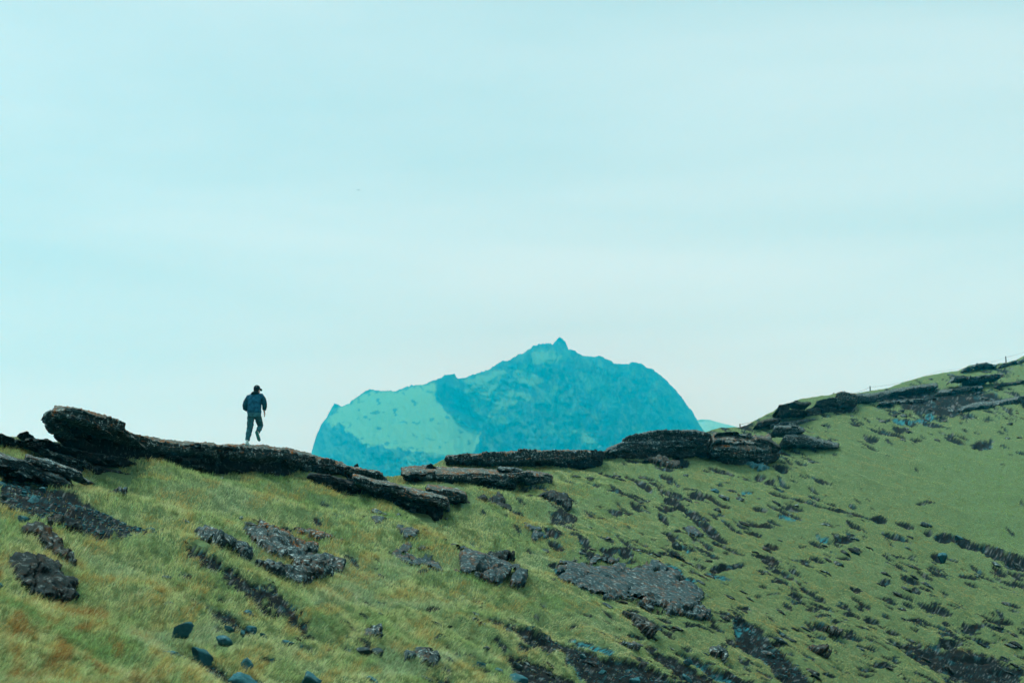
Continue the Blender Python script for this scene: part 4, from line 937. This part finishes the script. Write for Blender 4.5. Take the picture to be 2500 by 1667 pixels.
nearl = sstep(560, 200, gx) * sstep(1360, 1480, gv) + 0.8 * sstep(120, 30, gx) * sstep(1330, 1380, gv) * sstep(1460, 1420, gv)
gc = blend(RUST, np.clip(nearl, 0, 1) * sstep(-0.1, 0.45, fbm2(gx * 0.016, gv * 0.02, 31.0, 3)) * 0.85 * (rng.random(n) < 0.8))
gc = blend(OCH * 0.85, 0.38 * sstep(1450, 1850, gx) * sstep(1150, 1250, gv) * (1 - bowl))
gc = gc * np.exp(rng.normal(0, 0.30, (n, 1))) * np.exp(rng.normal(0, 0.05, (n, 3)))
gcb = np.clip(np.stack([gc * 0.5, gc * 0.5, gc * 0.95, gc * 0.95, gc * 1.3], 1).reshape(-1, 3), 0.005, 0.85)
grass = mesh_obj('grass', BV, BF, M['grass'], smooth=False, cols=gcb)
tag(grass, 'short wind-combed grass, pale green to straw, over the whole hillside', 'grass', kind='stuff')
print('GRASS BLADES', n)

# ------------------------------------------------------------------ mountain
SIL = [(700, 1240), (735, 1190), (755, 1130), (762, 1099), (772, 1064), (783, 1038), (796, 1021), (805, 1004), (816, 984), (833, 991), (853, 986), (857, 978), (874, 967), (903, 949), (926, 954), (965, 954), (991, 945), (1039, 937), (1083, 918), (1109, 912), (1116, 923), (1135, 923),
       (1152, 915), (1195, 903), (1204, 893), (1230, 880), (1239, 882), (1256, 871), (1295, 852), (1302, 842), (1338, 838), (1349, 841), (1362, 827), (1369, 824), (1380, 832), (1388, 854), (1403, 855), (1421, 869), (1473, 871), (1499, 887), (1525, 889), (1540, 884), (1564, 887),
       (1603, 908), (1633, 934), (1660, 965), (1686, 999), (1707, 1034), (1718, 1052), (1740, 1096), (1790, 1200), (1810, 1260)]
def mountain(name, sil, d0, dep, rowsn, relief, step, colour, base=1290, jag=1.0):
    mx = np.arange(sil[0][0], sil[-1][0], step)
    vs = lin(sil, mx) + jag * (3.0 * fbm2(mx * 0.07, mx * 0, 2.0, 4) - 5.0 * np.clip(np.abs(fbm2(mx * 0.10, mx * 0, 6.0, 2)) - 0.35, 0, 1) + 1.6 * noise2(mx * 0.45, mx * 0, 5.0))
    q = np.linspace(0, 1, rowsn)
    Xm = np.broadcast_to(mx[None], (rowsn, len(mx))).copy(); Vm = vs[None] + q[:, None] * (base - vs[None])
    hh = np.clip(Vm - smooth1(vs, 10)[None], 0, None)
    Dm = d0 - dep * (hh / 300.0) ** 0.8 + relief(Xm, Vm, hh)
    edge = np.minimum(mx - mx[0], mx[-1] - mx)
    Dm += (dep * 0.9 * np.exp(-edge / 70.0))[None]
    A = P(Xm, Vm, Dm)
    bk = []
    for s_ in (1.0, 0.75, 0.5, 0.3, 0.15, 0.05):
        b = A[0].copy(); b[:, 1] += 900 * s_; b[:, 2] = np.maximum(b[:, 2] - 860 * s_ ** 1.3, -62); bk.append(b)
    T = np.concatenate([np.array(bk), A])
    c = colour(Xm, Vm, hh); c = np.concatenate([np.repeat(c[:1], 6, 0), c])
    m = attr_mat(name + '_surface', 0.16, 0.16, 0.6, 1.0)
    return tag(mesh_obj(name, T.reshape(-1, 3), grid_faces(T.shape[0], len(mx), True), m, cols=c.reshape(-1, 3)), kind='structure')
def rel(X, V, h):
    f = sstep(0, 30, h)
    gm = sstep(-4, 10, psdf(X, V, MG[0]))
    u = X + 0.55 * (V - 900) * np.where(X < 1350, -0.3, 0.5)
    g = -42 * np.abs(fbm2((u - 0.5 * V) * 0.018, (V + 0.4 * X) * 0.011, 3.0, 4)) - 16 * fbm2(X * 0.03, V * 0.022, 6.0, 4) - 2.5 * fbm2(X * 0.11, V * 0.08, 9.0, 3)
    big = 95 * np.exp(-((X - 1110 - (V - 920) * 0.55) / 55) ** 2) - 70 * np.exp(-((X - 1400 - (V - 840) * 0.3) / 60) ** 2) + 45 * np.exp(-((X - 1260) / 60) ** 2)
    bed = 5 * fbm2(X * 0.02, (V - X * 0.12) * 0.09, 13.0, 3)
    return f * (g * (1 - 0.75 * gm) + big * sstep(0, 90, h) + bed * (1 - gm))
MG = [[(833, 995), (853, 988), (903, 950), (965, 955), (1039, 938), (1065, 934), (1061, 965), (1087, 1000), (1130, 1030), (1174, 1056), (1170, 1078), (1156, 1108), (1087, 1110), (1000, 1099), (905, 1088), (883, 1082), (861, 1060), (827, 1038), (796, 1034), (805, 1012)],
      [(1130, 930), (1217, 904), (1240, 908), (1217, 943), (1195, 982), (1165, 1004), (1143, 973)], [(1195, 1004), (1208, 956), (1278, 960), (1304, 973), (1260, 982), (1230, 1008), (1187, 1030)],
      [(1250, 905), (1290, 900), (1330, 930), (1300, 945), (1260, 930)], [(1395, 1050), (1425, 1040), (1470, 1090), (1440, 1095)], [(960, 1130), (1000, 1108), (1060, 1104), (1090, 1112), (1040, 1125), (985, 1150)], [(1295, 862), (1345, 850), (1375, 880), (1330, 895), (1300, 885)]]
def mcol(X, V, h):
    wp = 9 * fbm2(X * 0.05, V * 0.06, 1.0, 4)
    rockc = np.array([0.001, 0.018, 0.045]) * (1 + 1.0 * fbm2(X * 0.02 - V * 0.008, V * 0.03, 37.0, 4))[..., None]; gr = np.array([0.085, 0.28, 0.12]); mid = np.array([0.004, 0.06, 0.015])
    f = np.zeros(X.shape)
    wp = 9 * fbm2(X * 0.05, V * 0.06, 1.0, 4)
    for i, p in enumerate(MG): f = np.maximum(f, sstep(-2, 3, psdf(X, V, p) + wp) * (1.0 if i == 0 else 0.6))
    spot = sstep(0.50, 0.56, fbm2(X * 0.045, V * 0.08, 23.0, 3)) * 0.8
    f *= 1 - spot * sstep(0.9, 1.0, f)
    st = sstep(0.22, 0.42, fbm2((X - V * 0.45) * 0.04, (V + 0.25 * X) * 0.022, 17.0, 5)) * 0.30
    st2 = sstep(0.2, 0.4, fbm2(X * 0.12, V * 0.12, 19.0, 4)) * 0.16
    rl = 1 - np.abs(fbm2((X - V * 0.6) * 0.03, (V + 0.3 * X) * 0.016, 47.0, 4)) / 0.10
    rl2 = 1 - np.abs(fbm2((X + V * 0.4) * 0.045, V * 0.03, 57.0, 4)) / 0.08
    f = np.maximum(f, np.maximum(st, st2)); f = np.maximum(f, 0.34 * np.clip(rl, 0, 1)); f = np.maximum(f, 0.22 * np.clip(rl2, 0, 1))
    shade = sstep(-4, 4, psdf(X, V, [(1062, 930), (1105, 915), (1118, 940), (1150, 1010), (1180, 1050), (1130, 1030), (1080, 990)]) + wp)  # shaded wedge of the face, painted by thinning the grass colour
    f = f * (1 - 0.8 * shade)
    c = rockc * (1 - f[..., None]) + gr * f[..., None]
    k = (sstep(0.1, 0.5, fbm2(X * 0.012, V * 0.02, 27.0, 3)) * 0.6)[..., None] * (f[..., None] < 0.6)
    return np.clip(c * (1 - k) + (c + mid) * k, 0.0005, 1)
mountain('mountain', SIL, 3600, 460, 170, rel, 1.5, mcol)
mountain('distant_hill', [(1600, 1120), (1640, 1060), (1690, 1028), (1712, 1023), (1730, 1024), (1760, 1032), (1800, 1042), (1850, 1060), (1920, 1110), (1960, 1160)], 4300, 400, 60,
         lambda X, V, h: -12 * fbm2(X * 0.03, V * 0.03, 3.0, 3), 3.0, lambda X, V, h: np.zeros(X.shape + (3,)) + np.array([0.16, 0.40, 0.28]), base=1180, jag=0.15)

# ------------------------------------------------------------------ person walking away along the ledge
def tube(path, radii, nseg=14, ref=(1, 0, 0)):
    """closed tapered tube; radii (across, along-depth) per point"""
    p = np.array(path, float); vv = []; ref = np.array(ref, float)
    T = np.gradient(p, axis=0); T /= np.linalg.norm(T, axis=1)[:, None]
    for i in range(len(p)):
        a = ref - T[i] * (ref @ T[i]); a /= np.linalg.norm(a); b = np.cross(T[i], a)
        r_ = radii[i]; ra, rb = (r_, r_) if np.isscalar(r_) else r_
        for k_ in range(nseg):
            th = 2 * math.pi * k_ / nseg
            vv.append(p[i] + a * ra * math.cos(th) + b * rb * math.sin(th))
    ff = []
    for i in range(len(p) - 1):
        for k_ in range(nseg):
            k2 = (k_ + 1) % nseg
            ff.append([i * nseg + k_, i * nseg + k2, (i + 1) * nseg + k2, (i + 1) * nseg + k_])
    c0, c1 = len(vv), len(vv) + 1
    vv.append(p[0]); vv.append(p[-1])
    for k_ in range(nseg):
        k2 = (k_ + 1) % nseg
        ff.append([c0, k2, k_]); ff.append([c1, (len(p) - 1) * nseg + k_, (len(p) - 1) * nseg + k2])
    return vv, ff
def ellip(c, r_, n_=16, m_=10):
    path = [(c[0], c[1], c[2] + r_[2] * math.sin(t)) for t in np.linspace(-math.pi / 2 * 0.97, math.pi / 2 * 0.97, m_)]
    return tube(path, [(r_[0] * math.cos(t), r_[1] * math.cos(t)) for t in np.linspace(-math.pi / 2 * 0.97, math.pi / 2 * 0.97, m_)], n_)
def soft(name, parts, mat, parent, voxel=0.012, smooth_it=4, wrinkle=0.0, wscale=0.08):
    vv, ff = [], []
    for v, f in parts:
        b0 = len(vv); vv += [tuple(q) for q in v]; ff += [[i + b0 for i in g] for g in f]
    me = bpy.data.meshes.new(name); me.from_pydata(vv, [], ff); me.validate(); me.materials.append(mat)
    for p_ in me.polygons: p_.use_smooth = True
    o = bpy.data.objects.new(name, me); COL.objects.link(o); o.parent = parent
    rm = o.modifiers.new('remesh', 'REMESH'); rm.mode = 'VOXEL'; rm.voxel_size = voxel; rm.use_smooth_shade = True
    if smooth_it:
        sm_ = o.modifiers.new('smooth', 'SMOOTH'); sm_.iterations = smooth_it; sm_.factor = 0.5
    if wrinkle:
        tx = bpy.data.textures.new(name + '_folds', 'CLOUDS'); tx.noise_scale = wscale; tx.noise_depth = 2
        dm = o.modifiers.new('folds', 'DISPLACE'); dm.texture = tx; dm.strength = wrinkle; dm.mid_level = 0.5; dm.texture_coords = 'LOCAL'
    return o
M['jacket'] = simple('navy_teal_nylon', (0.010, 0.085, 0.145), 0.5, 0.5, 14)
M['sleeve'] = simple('dark_sleeve_nylon', (0.006, 0.055, 0.075), 0.55, 0.3, 14)
M['trouser'] = simple('slate_teal_cotton', (0.03, 0.12, 0.145), 0.85, 0.45, 12)
M['capc'] = simple('black_cap_cloth', (0.004, 0.022, 0.028), 0.8, 0.3, 30)
M['skin'] = simple('skin', (0.42, 0.27, 0.23), 0.55, 0.08, 10)
M['hair'] = simple('dark_hair', (0.010, 0.016, 0.016), 0.7, 0.3, 60)
M['shoe'] = simple('pale_shoe_mesh', (0.42, 0.58, 0.56), 0.7, 0.35, 30)
M['sole'] = simple('green_rubber_sole', (0.03, 0.16, 0.14), 0.8, 0.4, 30)
M['badge'] = simple('white_badge', (0.7, 0.8, 0.8), 0.6, 0.02, 5)
px_m = float(surf_d(602, 1150)) - 0.2
foot = P(602.5, 1088.5, px_m)
pers = empty('person', tuple(foot))
ps = px_m / FPX * 88.0
pers.scale = (ps, ps, ps)
tag(pers, 'person in navy jacket, slate trousers and black cap walking away, one foot lifted', 'person')
hd = np.array([0.222, 0.13, 1.60])
body = soft('body', [
    tube([(0.18, 0.03, 0.88), (0.185, 0.03, 0.95), (0.18, 0.06, 1.20), (0.18, 0.09, 1.38), (0.19, 0.10, 1.47), (0.205, 0.115, 1.54)], [(0.11, 0.07), (0.13, 0.09), (0.14, 0.10), (0.14, 0.09), (0.065, 0.065), (0.06, 0.06)]),
    ellip(hd, (0.078, 0.095, 0.115)), ellip(hd + (0.03, 0.045, -0.055), (0.055, 0.06, 0.06)), ellip(hd + (0.055, 0.098, -0.015), (0.016, 0.024, 0.026), 8, 6),
    ellip(hd + (0.076, -0.012, -0.012), (0.014, 0.026, 0.034), 8, 6), ellip(hd + (-0.078, -0.002, -0.012), (0.014, 0.026, 0.034), 8, 6), ellip(hd + (0.05, 0.088, -0.06), (0.026, 0.02, 0.012), 8, 6),
    tube([(0.37, 0.09, 1.40), (0.46, 0.04, 1.17), (0.448, 0.09, 0.99)], [0.05, 0.042, 0.028]), tube([(-0.01, 0.09, 1.37), (-0.09, 0.05, 1.10), (-0.02, 0.26, 1.06)], [0.05, 0.042, 0.03]),
    tube([(0.095, 0.03, 0.90), (0.085, 0.04, 0.72), (0.06, 0.07, 0.49), (0.012, 0.0, 0.10)], [0.06, 0.06, 0.05, 0.034]), tube([(0.275, 0.03, 0.90), (0.300, 0.12, 0.74), (0.325, 0.28, 0.60), (0.30, -0.04, 0.37)], [0.06, 0.06, 0.048, 0.034]),
    # right hand: palm, four fingers, thumb
    tube([(0.449, 0.09, 1.00), (0.456, 0.10, 0.955), (0.462, 0.108, 0.915)], [(0.022, 0.026), (0.022, 0.036), (0.020, 0.038)]),
    tube([(0.462, 0.140, 0.925), (0.466, 0.150, 0.888), (0.455, 0.152, 0.860), (0.440, 0.148, 0.845)], [0.0105, 0.010, 0.009, 0.007], 8), tube([(0.464, 0.120, 0.918), (0.470, 0.126, 0.878), (0.458, 0.128, 0.848), (0.440, 0.124, 0.832)], [0.0105, 0.010, 0.009, 0.007], 8),
    tube([(0.464, 0.098, 0.918), (0.470, 0.102, 0.882), (0.457, 0.104, 0.852), (0.440, 0.102, 0.838)], [0.0105, 0.010, 0.009, 0.007], 8), tube([(0.462, 0.078, 0.922), (0.466, 0.080, 0.892), (0.455, 0.082, 0.868), (0.441, 0.082, 0.856)], [0.0095, 0.009, 0.008, 0.006], 8),
    tube([(0.450, 0.130, 0.965), (0.438, 0.158, 0.935), (0.430, 0.166, 0.905)], [0.013, 0.011, 0.008], 8)], M['skin'], pers, 0.007, 2)
soft('hair', [ellip(hd + (-0.006, -0.018, 0.012), (0.081, 0.092, 0.10)), ellip(hd + (-0.004, -0.05, -0.045), (0.06, 0.05, 0.05))], M['hair'], pers, 0.008, 2)
cap = soft('cap', [ellip(hd + (0.004, 0.0, 0.052), (0.092, 0.107, 0.082)), tube([hd + (0.0, -0.015, 0.0), hd + (0.002, -0.005, 0.05)], [(0.088, 0.10), (0.094, 0.108)])], M['capc'], pers, 0.008, 2)
soft('brim', [tube([hd + (0.05, 0.08, 0.045), hd + (0.078, 0.125, 0.032), hd + (0.098, 0.165, 0.008), hd + (0.104, 0.18, -0.006)], [(0.078, 0.012), (0.072, 0.010), (0.05, 0.008), (0.02, 0.006)], 14, (0.8, -0.55, 0))], M['capc'], cap, 0.006, 1)
soft('badge', [ellip(hd + (0.002, -0.100, 0.075), (0.009, 0.006, 0.009), 8, 6)], M['badge'], cap, 0.003, 0)
jk = soft('jacket', [tube([(0.183, 0.02, 0.915), (0.183, 0.02, 0.95), (0.182, 0.02, 1.02), (0.178, 0.04, 1.15), (0.176, 0.06, 1.28), (0.178, 0.08, 1.38), (0.186, 0.09, 1.45), (0.195, 0.10, 1.50)],
     [(0.192, 0.135), (0.205, 0.148), (0.198, 0.150), (0.196, 0.152), (0.205, 0.152), (0.205, 0.140), (0.130, 0.115), (0.085, 0.085)], 20),
     tube([(0.26, 0.08, 1.41), (0.355, 0.08, 1.395), (0.40, 0.075, 1.34)], [0.085, 0.092, 0.080]), tube([(0.10, 0.08, 1.40), (0.015, 0.08, 1.365), (-0.02, 0.075, 1.31)], [0.085, 0.088, 0.075])], M['jacket'], pers, 0.011, 4, 0.035, 0.09)
soft('sleeve', [tube([(0.385, 0.08, 1.37), (0.425, 0.065, 1.29), (0.455, 0.045, 1.18), (0.463, 0.06, 1.10), (0.452, 0.085, 1.02)], [0.080, 0.082, 0.076, 0.066, 0.050])], M['sleeve'], pers, 0.010, 3, 0.03, 0.06)
soft('sleeve', [tube([(-0.005, 0.08, 1.335), (-0.05, 0.065, 1.25), (-0.085, 0.05, 1.14), (-0.085, 0.08, 1.08), (-0.06, 0.17, 1.06), (-0.03, 0.25, 1.07)], [0.076, 0.080, 0.074, 0.070, 0.062, 0.050])], M['sleeve'], pers, 0.010, 3, 0.03, 0.06)
soft('hood', [tube([(0.10, 0.06, 1.455), (0.13, 0.0, 1.475), (0.19, -0.03, 1.485), (0.25, 0.0, 1.49), (0.285, 0.06, 1.49)], [0.035, 0.052, 0.055, 0.048, 0.032], 12, (0, 0, 1)), tube([(0.195, 0.09, 1.46), (0.20, 0.10, 1.53)], [(0.10, 0.10), (0.085, 0.088)])], M['capc'], pers, 0.010, 2, 0.015, 0.05)
soft('trousers', [tube([(0.183, 0.02, 0.98), (0.185, 0.02, 0.90), (0.186, 0.02, 0.80)], [(0.178, 0.128), (0.190, 0.148), (0.182, 0.150)], 20),
     tube([(0.092, 0.02, 0.86), (0.082, 0.04, 0.72), (0.066, 0.075, 0.52), (0.040, 0.03, 0.34), (0.016, 0.0, 0.19), (0.012, 0.0, 0.15)], [0.100, 0.098, 0.084, 0.078, 0.066, 0.060]),
     tube([(0.280, 0.02, 0.86), (0.300, 0.12, 0.74), (0.328, 0.29, 0.60), (0.322, 0.16, 0.52), (0.308, 0.02, 0.43), (0.303, -0.03, 0.39)], [0.100, 0.096, 0.082, 0.076, 0.066, 0.060])], M['trouser'], pers, 0.011, 3, 0.04, 0.06)
def shoe(ankle, toe_dir, up_dir):
    t = Vector(toe_dir).normalized(); u = (Vector(up_dir) - t * t.dot(Vector(up_dir))).normalized(); s_ = t.cross(u)
    def at(a, b, c=0.0): return tuple(Vector(ankle) + t * a + u * b + s_ * c)
    up_ = soft('shoe', [tube([at(-0.075, -0.050), at(-0.03, -0.045), at(0.05, -0.050), at(0.13, -0.062), at(0.185, -0.068)], [(0.034, 0.038), (0.042, 0.045), (0.046, 0.042), (0.046, 0.030), (0.026, 0.016)], 14, tuple(s_)),
                       tube([at(-0.02, -0.04), at(-0.012, 0.05)], [(0.042, 0.048), (0.036, 0.042)], 12, tuple(s_))], M['shoe'], pers, 0.007, 2)
    soft('sole', [tube([at(-0.098, -0.082), at(-0.06, -0.088), at(0.03, -0.090), at(0.13, -0.092), at(0.19, -0.080), at(0.208, -0.07)], [(0.028, 0.014), (0.042, 0.017), (0.043, 0.017), (0.051, 0.017), (0.038, 0.014), (0.014, 0.008)], 14, tuple(s_))], M['sole'], up_, 0.006, 1)
shoe((0.010, -0.01, 0.112), (0.10, 1, 0.02), (0, 0, 1))
shoe((0.300, -0.065, 0.335), (0.30, 0.32, -0.9), (0, 0.95, 0.32))

# ------------------------------------------------------------------ fence, bird
M['post'] = simple('weathered_post', (0.05, 0.07, 0.075), 0.9, 0.4, 8)
fdep = lambda x: float(1 / invd(np.array([x]), np.array([np.interp(x, xs, vr)]))[0]) + 6.0
fpts = [(1807, 1034, 1060), (2036, 958, 985), (2125, 942, 972), (2290, 900, 930), (2457, 869, 905), (2600, 815, 850)]
f0_ = P(2125, 960, fdep(2125))
fence = empty('wire_fence', tuple(f0_)); tag(fence, 'thin wire fence with widely spaced posts along the far crest', 'fence')
tops = []
for (x, v0, v1) in fpts:
    d = fdep(x); m = d / FPX; b = P(x, v1, d); h = (v1 - v0) * m; r0 = 1.5 * m
    if x in (2290,): tops.append(P(x, v0 + 6, d)); continue
    v_, f_ = tube([(0, 0, 0), (0.01, 0, h * 0.5), (0.0, 0, h * 0.97), (0, 0, h)], [r0 * 1.1, r0, r0 * 0.95, r0 * 0.7], 8)
    o = bpy.data.meshes.new('post'); o.from_pydata([tuple(q) for q in v_], [], f_); o.materials.append(M['post'])
    oo = bpy.data.objects.new('post', o); COL.objects.link(oo); oo.parent = fence; oo.location = Vector(b) - Vector(f0_)
    tops.append(b + np.array([0, 0, h * 0.92]))
wp_, wr_ = [], []
for a_0, b_0 in zip(tops[:-1], tops[1:]):
    for q in np.linspace(0, 1, 9)[:-1]:
        c_ = a_0 * (1 - q) + b_0 * q; c_ = c_ - np.array([0, 0, 1.0]) * 1.2 * q * (1 - q); wp_.append(c_ - f0_); wr_.append(0.010)
wp_.append(tops[-1] - f0_); wr_.append(0.010)
v_, f_ = tube(wp_, wr_, 5, (0, 0, 1))
o = bpy.data.meshes.new('wire'); o.from_pydata([tuple(q) for q in v_], [], f_); o.materials.append(M['post'])
oo = bpy.data.objects.new('wire', o); COL.objects.link(oo); oo.parent = fence

M['bird'] = simple('bird_plumage', (0.05, 0.11, 0.11), 0.8, 0.3, 5)
M['bird2'] = simple('bird_wing', (0.22, 0.30, 0.30), 0.8, 0.3, 5)
bl = P(875, 464.5, 420.0)
bird = empty('bird', tuple(bl)); tag(bird, 'tiny dark seabird gliding alone in the overcast sky', 'bird')
soft('body', [tube([(0, -0.28, 0), (0, -0.16, 0), (0, 0.0, -0.01), (0, 0.14, 0.0), (0, 0.22, 0.02), (0, 0.30, 0.015)], [(0.05, 0.012), 0.055, 0.085, 0.07, 0.045, 0.010], 12)], M['bird'], bird, 0.02, 1)
for sx in (-1, 1):
    soft('wing', [tube([(0.04 * sx, 0.03, 0.03), (0.20 * sx, 0.07, 0.085), (0.36 * sx, 0.02, 0.075), (0.50 * sx, -0.08, 0.01)], [(0.10, 0.02), (0.095, 0.018), (0.07, 0.014), (0.015, 0.008)], 12, (0, 1, 0))], M['bird2'], bird, 0.012, 1)

# ------------------------------------------------------------------ haze
hv = np.array([[x, y, z] for x in (-2450, 2450) for y in (-550, 5050) for z in (-65, 720)], float)
hf = np.array([[0, 1, 3, 2], [4, 6, 7, 5], [0, 4, 5, 1], [2, 3, 7, 6], [0, 2, 6, 4], [1, 5, 7, 3]])
hm = bpy.data.materials.new('haze_air'); hm.use_nodes = True; hm.node_tree.nodes.clear()
ho = hm.node_tree.nodes.new('ShaderNodeOutputMaterial'); pvol = hm.node_tree.nodes.new('ShaderNodeVolumePrincipled')
pvol.inputs['Color'].default_value = (0.001, 0.70, 1.0, 1)
pvol.inputs['Absorption Color'].default_value = (1, 1, 1, 1)
pvol.inputs['Anisotropy'].default_value = 0.8
pvol.inputs['Density'].default_value = 0.00030
hm.node_tree.links.new(pvol.outputs[0], ho.inputs['Volume'])
haze = mesh_obj('haze', hv, hf, hm, smooth=False)
tag(haze, kind='stuff')
